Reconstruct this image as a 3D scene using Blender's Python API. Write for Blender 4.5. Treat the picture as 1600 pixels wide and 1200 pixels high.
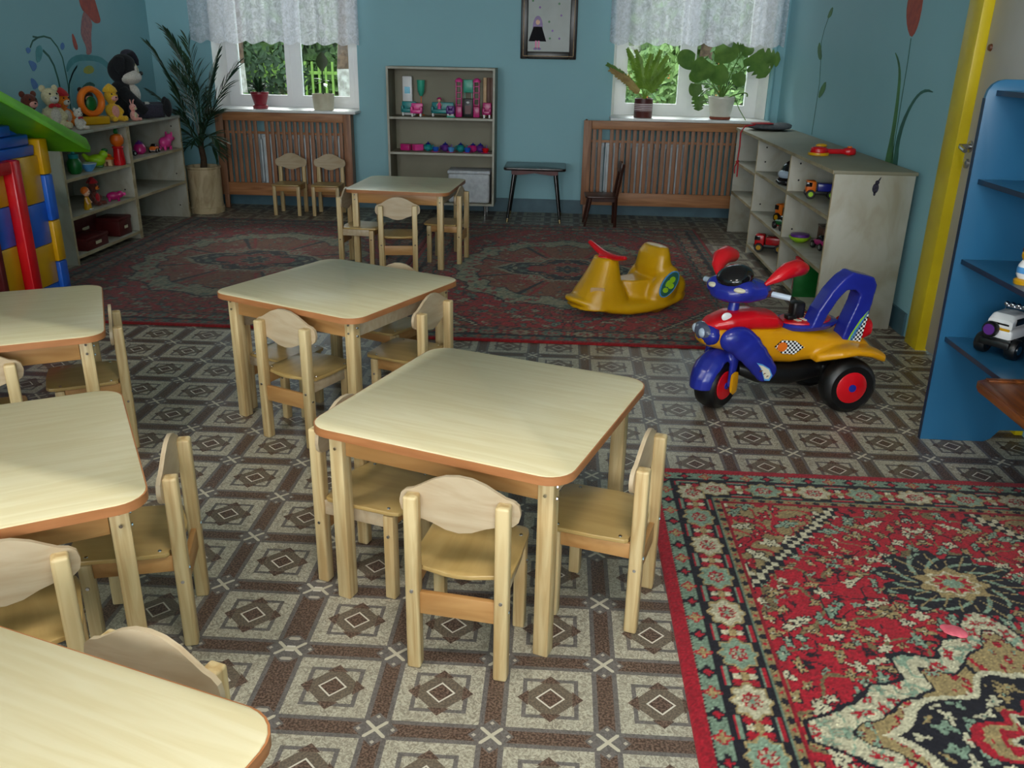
import bpy, bmesh, math, random
import numpy as np
from mathutils import Vector, Matrix
R = math.radians
rnd = random.Random(7)
sc = bpy.context.scene
for o in list(bpy.data.objects):
    bpy.data.objects.remove(o)
COL = sc.collection

# ------------------------------------------------------------------ camera
cam_d = bpy.data.cameras.new('camera'); cam = bpy.data.objects.new('camera', cam_d); COL.objects.link(cam)
cam_d.lens = 30.246; cam_d.sensor_width = 36; cam_d.clip_start = .02; cam_d.clip_end = 200
ax = Vector((0.99811707, 0.05834698, 0.01891953)); ay = Vector((-0.0386985, 0.35970398, 0.93226363)); az = -Vector((-0.04758934, 0.9312404, -0.36128462))
CAM = Vector((0, 0, 1.368))
cam.matrix_world = Matrix(((ax.x, ay.x, az.x, CAM.x), (ax.y, ay.y, az.y, CAM.y), (ax.z, ay.z, az.z, CAM.z), (0, 0, 0, 1)))
sc.camera = cam

# ------------------------------------------------------------------ sky (overcast day), flash of the camera, exposure
W = bpy.data.worlds.new('overcast_sky'); sc.world = W; W.use_nodes = True
wn = W.node_tree.nodes; wl = W.node_tree.links
wn['Background'].inputs[0].default_value = (.80, .90, 1.0, 1)
wn['Background'].inputs[1].default_value = 4.6

def lamp(name, kind, loc, energy, color=(1, 1, 1), size=.03):
    d = bpy.data.lights.new(name, kind); d.energy = energy; d.color = color
    o = bpy.data.objects.new(name, d); COL.objects.link(o); o.location = loc
    if kind in ('POINT', 'SPOT'): d.shadow_soft_size = size
    return o
flash = lamp('camera_flash', 'SPOT', CAM + ax*.045 + ay*.035 - az*.03, 16, (1.0, .97, .92), .018)   # the flash that lit the photograph
flash.data.spot_size = R(100); flash.data.spot_blend = 1.0
flash.rotation_euler = cam.matrix_world.to_euler()
sun = lamp('veiled_sun', 'SUN', (0, 20, 10), 9.0, (1, .96, .88)); sun.data.angle = R(40); sun.rotation_euler = (R(-40), R(-15), 0)

# area lamps added in the unseen rear windows to light the room from behind
REARW = [(-3.3, -1.1), (-.6, 1.6)]; YN = -3.2; ZS, ZT = .83, 2.45
for i, (a, c) in enumerate(REARW):
    d = bpy.data.lights.new('window_daylight', 'AREA'); d.shape = 'RECTANGLE'; d.size = c-a-.1; d.size_y = ZT-ZS-.1; d.energy = 78; d.color = (1.0, .985, .95)
    o = bpy.data.objects.new('window_daylight', d); COL.objects.link(o); o.location = ((a+c)/2, YN-.05, (ZS+ZT)/2); o.rotation_euler = (R(90), 0, 0)
vs = sc.view_settings
vs.view_transform = 'Standard'; vs.look = 'None'; vs.gamma = 1; vs.exposure = 0.0; vs.use_curve_mapping = False

# ------------------------------------------------------------------ helpers: materials
MATS = {}
def new_mat(name):
    m = bpy.data.materials.new(name); m.use_nodes = True
    nt = m.node_tree; bs = nt.nodes['Principled BSDF']
    MATS[name] = m
    return m, nt, bs
def lin(c):
    return tuple(((x/12.92) if x <= .04045 else ((x+.055)/1.055)**2.4) for x in c)
def mat(name, c, c2=None, rough=.5, scale=(18, 18, 18), metal=0, bump=0, spec=.5, coat=0, detail=3, lo=.35, hi=.65, dist=0, trans=0, emis=None, sheen=0):
    """noise-mottled surface; c, c2 are sRGB 0..1"""
    m, nt, bs = new_mat(name)
    if c2 is None: c2 = tuple(max(0, x*.88) for x in c)
    tc = nt.nodes.new('ShaderNodeTexCoord'); mp = nt.nodes.new('ShaderNodeMapping')
    if not isinstance(scale, tuple): scale = (scale,)*3
    mp.inputs['Scale'].default_value = scale
    nz = nt.nodes.new('ShaderNodeTexNoise'); nz.inputs['Scale'].default_value = 1; nz.inputs['Detail'].default_value = detail; nz.inputs['Distortion'].default_value = dist
    rp = nt.nodes.new('ShaderNodeValToRGB')
    rp.color_ramp.elements[0].position = lo; rp.color_ramp.elements[1].position = hi
    rp.color_ramp.elements[0].color = (*lin(c2), 1); rp.color_ramp.elements[1].color = (*lin(c), 1)
    L = nt.links
    L.new(tc.outputs['Object'], mp.inputs[0]); L.new(mp.outputs[0], nz.inputs['Vector']); L.new(nz.outputs['Fac'], rp.inputs[0]); L.new(rp.outputs[0], bs.inputs['Base Color'])
    bs.inputs['Roughness'].default_value = rough; bs.inputs['Metallic'].default_value = metal
    bs.inputs['Specular IOR Level'].default_value = spec; bs.inputs['Coat Weight'].default_value = coat
    bs.inputs['Transmission Weight'].default_value = trans
    if sheen: bs.inputs['Sheen Weight'].default_value = sheen
    if bump:
        bp = nt.nodes.new('ShaderNodeBump'); bp.inputs['Strength'].default_value = bump; bp.inputs['Distance'].default_value = .004
        L.new(nz.outputs['Fac'], bp.inputs['Height']); L.new(bp.outputs[0], bs.inputs['Normal'])
    return m
class NT:
    """tiny expression helper over shader math nodes"""
    def __init__(s, nt): s.nt = nt
    def m(s, op, a, b=None, c=None, clamp=False):
        n = s.nt.nodes.new('ShaderNodeMath'); n.operation = op; n.use_clamp = clamp
        for i, v in enumerate((a, b, c)):
            if v is None: continue
            if isinstance(v, (int, float)): n.inputs[i].default_value = v
            else: s.nt.links.new(v, n.inputs[i])
        return n.outputs[0]
    def lt(s, a, b): return s.m('LESS_THAN', a, b)
    def mul(s, a, b): return s.m('MULTIPLY', a, b)
    def add(s, a, b): return s.m('ADD', a, b)
    def sub(s, a, b): return s.m('SUBTRACT', a, b)
    def ab(s, a): return s.m('ABSOLUTE', a)
    def mx(s, a, b): return s.m('MAXIMUM', a, b)
    def mix(s, f, a, b):
        n = s.nt.nodes.new('ShaderNodeMix'); n.data_type = 'RGBA'
        for sock, v in ((n.inputs[0], f), (n.inputs[6], a), (n.inputs[7], b)):
            if isinstance(v, (int, float)): sock.default_value = v
            elif isinstance(v, tuple): sock.default_value = (*lin(v), 1)
            else: s.nt.links.new(v, sock)
        return n.outputs[2]

# ------------------------------------------------------------------ helpers: geometry
def rotm(rx=0, ry=0, rz=0):
    return Matrix.Rotation(rz, 3, 'Z') @ Matrix.Rotation(ry, 3, 'Y') @ Matrix.Rotation(rx, 3, 'X')
class B:
    def __init__(s): s.bm = bmesh.new()
    def box(s, c, d, rot=None, bev=0, seg=2):
        r = bmesh.ops.create_cube(s.bm, size=1)['verts']
        for v in r:
            p = Vector((v.co.x*d[0], v.co.y*d[1], v.co.z*d[2]))
            v.co = (rot @ p if rot else p) + Vector(c)
        if bev:
            es = list({e for v in r for e in v.link_edges})
            bmesh.ops.bevel(s.bm, geom=es, offset=bev, segments=seg, affect='EDGES', profile=.5)
        return s
    def tube(s, pts, rad, seg=8, cap=True, flat=1.0):
        pts = [Vector(p) for p in pts]
        if not isinstance(rad, (list, tuple)): rad = [rad]*len(pts)
        rings = []; up = None
        for i, p in enumerate(pts):
            t = (pts[min(i+1, len(pts)-1)] - pts[max(i-1, 0)]).normalized()
            if up is None:
                up = Vector((0, 0, 1)) if abs(t.z) < .9 else Vector((0, 1, 0))
            a = t.cross(up).normalized(); b = a.cross(t).normalized(); up = b
            rings.append([s.bm.verts.new(p + a*math.cos(k*2*math.pi/seg)*rad[i] + b*math.sin(k*2*math.pi/seg)*rad[i]*flat) for k in range(seg)])
        for r0, r1 in zip(rings, rings[1:]):
            for k in range(seg):
                s.bm.faces.new((r0[k], r0[(k+1) % seg], r1[(k+1) % seg], r1[k]))
        if cap:
            s.bm.faces.new(rings[0][::-1]); s.bm.faces.new(rings[-1])
        return s
    def lathe(s, prof, c=(0, 0, 0), seg=20, rot=None, cap=True):
        c = Vector(c); rings = []
        for r, z in prof:
            ring = []
            for k in range(seg):
                p = Vector((r*math.cos(k*2*math.pi/seg), r*math.sin(k*2*math.pi/seg), z))
                ring.append(s.bm.verts.new((rot @ p if rot else p) + c))
            rings.append(ring)
        for r0, r1 in zip(rings, rings[1:]):
            for k in range(seg):
                s.bm.faces.new((r0[k], r0[(k+1) % seg], r1[(k+1) % seg], r1[k]))
        if cap:
            s.bm.faces.new(rings[0][::-1]); s.bm.faces.new(rings[-1])
        return s
    def ball(s, c, r, seg=14, rot=None, rings=9):
        if not isinstance(r, tuple): r = (r, r, r)
        vs_ = bmesh.ops.create_uvsphere(s.bm, u_segments=seg, v_segments=rings, radius=1)['verts']
        for v in vs_:
            p = Vector((v.co.x*r[0], v.co.y*r[1], v.co.z*r[2])); v.co = (rot @ p if rot else p) + Vector(c)
        return s
    def prism(s, poly, h, M4=None, bev=0):
        """polygon in local xy, extruded 0..h along local z, then placed by a 4x4"""
        M4 = M4 or Matrix()
        lo = [s.bm.verts.new(M4 @ Vector((x, y, 0))) for x, y in poly]
        hi = [s.bm.verts.new(M4 @ Vector((x, y, h))) for x, y in poly]
        n = len(poly); f = [s.bm.faces.new(lo[::-1]), s.bm.faces.new(hi)]
        for k in range(n): s.bm.faces.new((lo[k], lo[(k+1) % n], hi[(k+1) % n], hi[k]))
        if bev:
            es = [e for ff in f for e in ff.edges]
            bmesh.ops.bevel(s.bm, geom=es, offset=bev, segments=2, affect='EDGES', profile=.5)
        return s
    def loft(s, secs, cap=True, closed=True):
        """list of equally long rings of points"""
        rings = [[s.bm.verts.new(Vector(p)) for p in sec] for sec in secs]
        n = len(rings[0])
        for r0, r1 in zip(rings, rings[1:]):
            for k in range(n if closed else n-1):
                s.bm.faces.new((r0[k], r0[(k+1) % n], r1[(k+1) % n], r1[k]))
        if cap and closed:
            s.bm.faces.new(rings[0][::-1]); s.bm.faces.new(rings[-1])
        return s
    def leaf(s, base, tip, w, up=Vector((0, 0, 1)), sag=0.0, n=4, fold=.15, shape='lance'):
        """a leaf blade as two rows of quads about its midrib"""
        base = Vector(base); tip = Vector(tip); d = tip - base; L = d.length
        side = d.cross(up)
        if side.length < 1e-5: side = Vector((1, 0, 0))
        side.normalize(); nrm = side.cross(d).normalized()
        rows = []
        for i in range(n+1):
            t = i/n
            if shape == 'lance': ww = w*math.sin(math.pi*min(1, max(.03, t*.97+.03)))**.8
            elif shape == 'heart': ww = w*(math.sqrt(max(0, 1-(2*t-.75)**2*.62)) if t < .98 else .03)*(1 - t**4*.6)
            else: ww = w*max(.05, math.sin(math.pi*(.06+.92*t)))
            if i == n: ww *= .15
            p = base + d*t + Vector((0, 0, -sag*t*t*L)) + nrm*(.0)
            e = nrm*ww*fold
            rows.append((s.bm.verts.new(p - side*ww + e), s.bm.verts.new(p), s.bm.verts.new(p + side*ww + e)))
        for a, b in zip(rows, rows[1:]):
            s.bm.faces.new((a[0], a[1], b[1], b[0])); s.bm.faces.new((a[1], a[2], b[2], b[1]))
        return s
    def out(s, name, m, parent=None, smooth=40, loc=None, rot=None):
        bmesh.ops.recalc_face_normals(s.bm, faces=s.bm.faces[:])
        me = bpy.data.meshes.new(name); s.bm.to_mesh(me); s.bm.free()
        return link(name, me, m, parent, smooth, loc, rot)
def link(name, me, m, parent=None, smooth=40, loc=None, rot=None):
    me.materials.append(m if not isinstance(m, str) else MATS[m])
    if smooth:
        me.polygons.foreach_set('use_smooth', [True]*len(me.polygons)); me.set_sharp_from_angle(angle=R(smooth))
    o = bpy.data.objects.new(name, me); COL.objects.link(o)
    if parent: o.parent = parent
    if loc: o.location = loc
    if rot: o.rotation_euler = rot
    return o
def tag(o, label, cat, group=None, kind=None):
    o['label'] = label; o['category'] = cat
    if group: o['group'] = group
    if kind: o['kind'] = kind
    return o
def thing(name, label, cat, loc=(0, 0, 0), rz=0, group=None):
    o = bpy.data.objects.new(name, None); COL.objects.link(o); o.empty_display_size = .05
    o.location = loc; o.rotation_euler = (0, 0, rz)
    return tag(o, label, cat, group)
def struct(o, label, cat=None):
    o['kind'] = 'structure'; o['label'] = label
    if cat: o['category'] = cat
    return o
KIDS = {}
def copy_tree(o, parent=None):
    c = o.copy(); COL.objects.link(c)
    if parent: c.parent = parent
    for ch in list(o.children): copy_tree(ch, c)
    return c
def clone(src, label, loc, rz=0, group=None):
    c = copy_tree(src); c.location = loc; c.rotation_euler = (0, 0, rz); c['label'] = label
    if group: c['group'] = group
    return c
def rrect(w, h, r, n=5):
    """rounded rectangle outline centred on the origin"""
    pts = []
    for cx, cy, a0 in ((w/2-r, h/2-r, 0), (-w/2+r, h/2-r, 90), (-w/2+r, -h/2+r, 180), (w/2-r, -h/2+r, 270)):
        for k in range(n+1):
            a = R(a0 + 90*k/n); pts.append((cx + r*math.cos(a), cy + r*math.sin(a)))
    return pts
def ell(a, b, n=20, c=(0, 0)):
    return [(c[0]+a*math.cos(2*math.pi*k/n), c[1]+b*math.sin(2*math.pi*k/n)) for k in range(n)]
def bez(p0, p1, p2, n=8):
    p0, p1, p2 = Vector(p0), Vector(p1), Vector(p2)
    return [p0*(1-t)**2 + p1*2*t*(1-t) + p2*t*t for t in [i/n for i in range(n+1)]]
# frames: XZ = a sheet standing upright facing -Y (local x -> X, local y -> Z, thickness towards -Y); YZp faces +X, YZm faces -X
def F_back(x, y, z): return Matrix(((1, 0, 0, x), (0, 0, -1, y), (0, 1, 0, z), (0, 0, 0, 1)))
def F_left(x, y, z): return Matrix(((0, 0, 1, x), (1, 0, 0, y), (0, 1, 0, z), (0, 0, 0, 1)))
def F_right(x, y, z): return Matrix(((0, 0, -1, x), (1, 0, 0, y), (0, 1, 0, z), (0, 0, 0, 1)))
# ------------------------------------------------------------------ materials
mat('wall_paint', (.565, .745, .785), (.55, .73, .77), rough=.55, scale=1.3, spec=.3)
mat('white_paint', (.93, .93, .92), (.88, .88, .88), rough=.35, scale=6)
mat('pvc', (.95, .95, .95), (.92, .92, .93), rough=.3, scale=5)
mat('ceiling_paint', (.9, .9, .88), (.87, .87, .85), rough=.8, scale=3)
mat('base_paint', (.30, .43, .48), (.25, .37, .42), rough=.5, scale=6)
mat('yellow_paint', (.86, .76, .10), (.80, .70, .08), rough=.35, scale=5)
mat('door_paint', (.76, .74, .72), (.73, .71, .69), rough=.5, scale=4)
mat('steel', (.75, .75, .76), (.68, .68, .7), rough=.25, metal=1, scale=30)
mat('chrome', (.85, .85, .86), (.8, .8, .82), rough=.15, metal=1, scale=30)
mat('pine_z', (.80, .71, .53), (.70, .58, .39), rough=.42, scale=(38, 38, 2.2), dist=1.2, lo=.38, hi=.62, bump=.05)
mat('pine_x', (.87, .77, .60), (.79, .66, .47), rough=.42, scale=(2.2, 38, 38), dist=1.0, lo=.38, hi=.62)
mat('ply_pale', (.75, .68, .57), (.68, .59, .47), rough=.4, scale=(4, 20, 16), dist=1.6, lo=.35, hi=.7)
mat('ply_seat', (.74, .62, .40), (.66, .54, .32), rough=.28, scale=(20, 3, 10), dist=.8, lo=.3, hi=.7)
mat('ply_orange', (.72, .54, .33), (.65, .46, .26), rough=.42, scale=(3, 12, 24), dist=1, lo=.35, hi=.65)
mat('edge_orange', (.67, .44, .27), (.61, .39, .23), rough=.4, scale=(8, 8, 60), lo=.35, hi=.65)
mat('laminate', (.86, .81, .67), (.83, .77, .61), rough=.34, scale=(2.0, 22, 2), dist=2.2, lo=.36, hi=.62, detail=4)
mat('birch_panel', (.68, .67, .62), (.60, .57, .49), rough=.45, scale=(6, 6, 3.5), dist=1.2, lo=.25, hi=.6)
mat('birch_edge', (.75, .69, .56), (.62, .55, .42), rough=.5, scale=(6, 6, 20))
mat('olive_board', (.53, .51, .43), (.50, .48, .40), rough=.55, scale=(3, 3, 3))
mat('pine_dark_z', (.66, .46, .33), (.50, .33, .23), rough=.5, scale=(25, 25, 1.8), dist=1.5, lo=.3, hi=.68)
mat('pine_dark_x', (.72, .50, .33), (.56, .36, .22), rough=.5, scale=(1.8, 25, 25), dist=1.5, lo=.3, hi=.68)
mat('radiator_paint', (.78, .81, .83), (.70, .73, .75), rough=.45, scale=8)
mat('dark_wood', (.27, .14, .10), (.19, .09, .065), rough=.3, scale=(20, 20, 4))
mat('dark_top', (.17, .13, .13), (.13, .10, .10), rough=.22, scale=6)
mat('maroon', (.36, .10, .10), (.30, .07, .07), rough=.4, scale=12)
mat('black_lacquer', (.07, .065, .06), (.05, .05, .05), rough=.25, scale=10)
mat('brass_tip', (.70, .62, .45), rough=.3, metal=1)
mat('p_yellow', (.80, .60, .03), (.76, .56, .02), rough=.32, scale=6)
mat('p_gold', (.84, .60, .04), (.80, .55, .03), rough=.3, scale=6)
mat('p_blue', (.15, .19, .60), (.12, .15, .52), rough=.22, scale=6)
mat('p_royal', (.12, .38, .78), (.09, .31, .70), rough=.32, scale=6)
mat('p_red', (.82, .08, .13), (.74, .05, .09), rough=.25, scale=6)
mat('p_green', (.42, .72, .05), (.34, .64, .04), rough=.35, scale=6)
mat('p_dkgreen', (.04, .42, .16), (.03, .34, .12), rough=.4, scale=8)
mat('p_black', (.05, .05, .055), (.035, .035, .04), rough=.4, scale=14)
mat('p_white', (.92, .92, .92), (.86, .86, .87), rough=.3, scale=8)
mat('p_pink', (.92, .30, .62), (.86, .22, .54), rough=.3, scale=8)
mat('p_magenta', (.78, .15, .48), (.68, .1, .4), rough=.3, scale=8)
mat('p_teal', (.10, .56, .56), (.07, .48, .50), rough=.35, scale=8)
mat('p_mint', (.25, .72, .60), (.2, .62, .52), rough=.35, scale=8)
mat('p_purple', (.40, .20, .55), (.32, .14, .46), rough=.35, scale=8)
mat('p_orange', (.93, .48, .10), (.86, .40, .07), rough=.4, scale=8)
mat('p_brown', (.42, .24, .14), (.34, .18, .1), rough=.5, scale=10)
mat('p_sky', (.35, .62, .85), (.28, .54, .78), rough=.3, scale=8)
mat('p_lime', (.66, .85, .15), (.58, .78, .1), rough=.35, scale=8)
mat('p_clear', (.75, .80, .86), (.66, .72, .8), rough=.1, scale=8)
mat('p_smoke', (.10, .09, .10), (.07, .06, .07), rough=.08, scale=8)
mat('p_beige', (.85, .72, .55), (.78, .64, .46), rough=.5, scale=10)
mat('mirror', (.82, .86, .9), (.78, .82, .88), rough=.05, metal=1)
mat('fur_black', (.11, .105, .125), (.06, .06, .08), rough=.95, scale=120, bump=.5, sheen=.05)
mat('fur_grey', (.22, .21, .27), (.16, .15, .20), rough=.95, scale=120, bump=.5, sheen=.05)
mat('fur_white', (.86, .83, .79), (.74, .71, .68), rough=.95, scale=120, bump=.5, sheen=.2)
mat('fur_cream', (.84, .80, .66), (.74, .69, .55), rough=.95, scale=120, bump=.5, sheen=.2)
mat('fur_brown', (.42, .20, .14), (.34, .14, .1), rough=.95, scale=120, bump=.5, sheen=.2)
mat('fur_dark', (.20, .10, .07), (.14, .07, .05), rough=.95, scale=120, bump=.5, sheen=.2)
mat('fur_yellow', (.93, .74, .20), (.86, .64, .12), rough=.95, scale=120, bump=.4, sheen=.2)
mat('fur_orange', (.93, .52, .12), (.84, .42, .08), rough=.95, scale=120, bump=.4, sheen=.2)
mat('fur_red', (.75, .12, .16), (.66, .08, .12), rough=.95, scale=120, bump=.4, sheen=.2)
mat('fur_pink', (.92, .66, .62), (.84, .56, .52), rough=.95, scale=120, bump=.4, sheen=.2)
mat('skin_plastic', (.93, .74, .62), (.88, .68, .56), rough=.45, scale=10)
mat('ceramic_cream', (.86, .83, .74), (.78, .74, .63), rough=.4, scale=9)
mat('ceramic_red', (.60, .18, .24), (.52, .13, .18), rough=.35, scale=9)
mat('pot_white', (.90, .88, .83), (.84, .82, .76), rough=.35, scale=9)
mat('pot_brown', (.38, .17, .15), (.30, .12, .11), rough=.4, scale=9)
mat('terracotta', (.60, .30, .20), (.52, .24, .16), rough=.7, scale=20)
mat('wood_pot', (.78, .70, .56), (.62, .52, .38), rough=.6, scale=(7, 7, 3), dist=2, lo=.3, hi=.55)
mat('soil', (.16, .11, .08), (.10, .07, .05), rough=.95, scale=60, bump=.6)
mat('leaf_dark', (.15, .27, .15), (.10, .19, .11), rough=.4, scale=14)
mat('leaf_rubber', (.24, .32, .13), (.18, .25, .10), rough=.35, scale=14)
mat('leaf_mid', (.42, .56, .24), (.32, .46, .18), rough=.38, scale=14)
mat('leaf_fern', (.52, .66, .22), (.40, .54, .16), rough=.5, scale=14)
mat('leaf_dry', (.72, .62, .38), (.6, .48, .28), rough=.6, scale=14)
mat('stem_brown', (.30, .22, .14), (.22, .15, .1), rough=.8, scale=40, bump=.4)
mat('blue_lacquer', (.17, .40, .55), (.155, .38, .53), rough=.28, scale=2)
mat('blue_edge', (.10, .20, .30), (.08, .16, .25), rough=.4, scale=5)
mat('brown_table', (.52, .29, .12), (.30, .15, .07), rough=.3, scale=(30, 3, 20), dist=1.5, lo=.3, hi=.7)
mat('quilt_white', (.83, .84, .86), (.76, .77, .80), rough=.8, scale=30, bump=.3)
mat('picture_ground', (.46, .51, .49), (.43, .48, .46), rough=.3, scale=6)
mat('frame_black', (.16, .13, .12), (.11, .09, .08), rough=.3, scale=20)
mat('gilt', (.46, .38, .27), (.36, .29, .2), rough=.45, metal=.5, scale=30)
mat('mural_green', (.18, .42, .36), (.14, .35, .32), rough=.6, scale=14)
mat('mural_leaf', (.30, .50, .28), (.20, .40, .26), rough=.6, scale=9)
mat('mural_red', (.72, .30, .22), (.62, .24, .20), rough=.6, scale=25)
mat('mural_pink', (.68, .45, .44), (.60, .40, .42), rough=.6, scale=45, lo=.45, hi=.55)
mat('mural_blue', (.30, .48, .75), (.34, .52, .74), rough=.6, scale=14)
mat('mural_teal', (.28, .56, .58), (.36, .62, .66), rough=.6, scale=9)
mat('mural_sky', (.50, .70, .72), (.46, .68, .74), rough=.6, scale=8)
mat('mural_yellow', (.72, .68, .20), (.62, .66, .32), rough=.6, scale=12)
mat('grass', (.36, .42, .22), (.27, .33, .16), rough=.9, scale=3)
mat('path', (.58, .54, .44), (.5, .47, .38), rough=.9, scale=4)
mat('foliage', (.36, .47, .24), (.19, .28, .13), rough=.8, scale=1.5, lo=.3, hi=.7)
mat('foliage_pale', (.46, .56, .30), (.28, .38, .17), rough=.8, scale=1.5, lo=.3, hi=.7)
mat('foliage_dark', (.20, .30, .16), (.10, .17, .09), rough=.8, scale=1.5, lo=.3, hi=.7)
mat('bark', (.36, .28, .22), (.24, .18, .14), rough=.95, scale=12, bump=.6)
mat('whitewash', (.66, .65, .62), (.50, .48, .45), rough=.9, scale=10)
mat('fence_green', (.55, .70, .32), (.47, .6, .26), rough=.6, scale=6)
mat('fence_orange', (.88, .55, .25), (.8, .46, .2), rough=.6, scale=6)
mat('red_cord', (.72, .06, .12), (.62, .05, .1), rough=.6, scale=60)
mat('grey_cloth', (.35, .36, .38), (.28, .29, .31), rough=.8, scale=40, bump=.3)

def stripes_mat(name, ca, cb, n, axis=2, rough=.5):
    m, nt, bs = new_mat(name); e = NT(nt)
    tc = nt.nodes.new('ShaderNodeTexCoord'); sp = nt.nodes.new('ShaderNodeSeparateXYZ'); nt.links.new(tc.outputs['Object'], sp.inputs[0])
    f = e.lt(e.m('FRACT', e.mul(sp.outputs[axis], n)), .5)
    nt.links.new(e.mix(f, ca, cb), bs.inputs['Base Color']); bs.inputs['Roughness'].default_value = rough
    return m
def checker_mat(name, ca, cb, s, rough=.35, axes=(0, 2)):
    m, nt, bs = new_mat(name); e = NT(nt)
    tc = nt.nodes.new('ShaderNodeTexCoord'); sp = nt.nodes.new('ShaderNodeSeparateXYZ'); nt.links.new(tc.outputs['Object'], sp.inputs[0])
    a = e.m('FLOOR', e.mul(sp.outputs[axes[0]], s)); b = e.m('FLOOR', e.mul(sp.outputs[axes[1]], s))
    f = e.lt(e.m('FRACT', e.mul(e.add(a, b), .5)), .25)
    nt.links.new(e.mix(f, ca, cb), bs.inputs['Base Color']); bs.inputs['Roughness'].default_value = rough
    return m
checker_mat('checker', (.95, .95, .95), (.04, .04, .05), 110)
stripes_mat('pot_band', (.88, .82, .82), (.38, .17, .2), 70, 2)

# linoleum: square tiles with star motifs, brown bands and crossed corners (all by shader arithmetic)
def lino_mat():
    m, nt, bs = new_mat('linoleum'); e = NT(nt); T = .2498; x0 = -.6138; y0 = 1.4412; EX = .0428
    g = nt.nodes.new('ShaderNodeNewGeometry'); sp = nt.nodes.new('ShaderNodeSeparateXYZ'); nt.links.new(g.outputs['Position'], sp.inputs[0])
    X = e.mul(e.sub(sp.outputs[0], x0), 1/T); Y = e.mul(e.sub(sp.outputs[1], y0), 1/(T*.9926))
    sg = e.m('SIGN', X); aX = e.sub(e.ab(X), EX); U = e.mul(sg, e.mx(aX, 0.0))
    seam = e.lt(aX, 0.0)
    def cell(v): return e.sub(v, e.m('ROUND', v))          # distance from the nearest grid line, -.5...5
    u, v = cell(U), cell(Y); au, av = e.ab(u), e.ab(v)
    cu, cv = e.sub(.5, au), e.sub(.5, av)                     # from the tile centre (unsigned)
    gm = e.m('MINIMUM', au, av)
    nz = nt.nodes.new('ShaderNodeTexNoise'); nt.links.new(g.outputs['Position'], nz.inputs['Vector']); nz.inputs['Scale'].default_value = 75; nz.inputs['Detail'].default_value = 3; nz.inputs['Distortion'].default_value = 2.5
    marb = nt.nodes.new('ShaderNodeMapRange'); nt.links.new(nz.outputs['Fac'], marb.inputs[0]); marb.inputs[1].default_value = .38; marb.inputs[2].default_value = .62
    nz2 = nt.nodes.new('ShaderNodeTexNoise'); nt.links.new(g.outputs['Position'], nz2.inputs['Vector']); nz2.inputs['Scale'].default_value = 190; nz2.inputs['Detail'].default_value = 2
    spk = nt.nodes.new('ShaderNodeMapRange'); nt.links.new(nz2.outputs['Fac'], spk.inputs[0]); spk.inputs[1].default_value = .42; spk.inputs[2].default_value = .6
    base = e.mix(marb.outputs[0], (.52, .49, .43), (.71, .685, .61))
    brown = e.mix(spk.outputs[0], (.27, .21, .18), (.44, .36, .31))
    grey = e.mix(marb.outputs[0], (.36, .34, .325), (.44, .415, .40))
    tan = e.mix(spk.outputs[0], (.36, .32, .275), (.45, .40, .345))
    mxc = e.mx(cu, cv); sm = e.add(cu, cv)
    ring = e.mul(e.lt(mxc, .255), e.sub(1, e.lt(mxc, .215)))
    c = e.mix(ring, base, grey)
    c = e.mix(e.lt(sm, .275), c, tan)
    # dark tips on the diamond and pale inner square
    tip = e.mul(e.lt(sm, .30), e.sub(1, e.lt(mxc, .20)))
    c = e.mix(tip, c, brown)
    c = e.mix(e.lt(sm, .135), c, (.80, .77, .71)); c = e.mix(e.lt(sm, .113), c, brown)
    c = e.mix(e.lt(gm, .118), c, grey); c = e.mix(e.lt(gm, .072), c, brown)
    # crossings
    s2 = e.add(au, av)
    c = e.mix(e.lt(s2, .20), c, grey)
    dif = e.ab(e.sub(au, av))
    xx = e.mul(e.lt(dif, .024), e.lt(e.mx(au, av), .098))
    c = e.mix(xx, c, (.72, .69, .61))
    dots = e.lt(e.add(e.ab(e.sub(e.mx(au, av), .15)), e.m('MINIMUM', au, av)), .022)
    c = e.mix(dots, c, (.66, .63, .57))
    sd = e.mul(seam, e.lt(e.ab(e.sub(e.ab(v), .03)), .012)); c = e.mix(sd, c, (.80, .77, .71))
    nt.links.new(c, bs.inputs['Base Color'])
    bs.inputs['Roughness'].default_value = .38; bs.inputs['Specular IOR Level'].default_value = .35
    bp = nt.nodes.new('ShaderNodeBump'); bp.inputs['Strength'].default_value = .12; bp.inputs['Distance'].default_value = .002
    nt.links.new(nz.outputs['Fac'], bp.inputs['Height']); nt.links.new(bp.outputs[0], bs.inputs['Normal'])
lino_mat()

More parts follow.
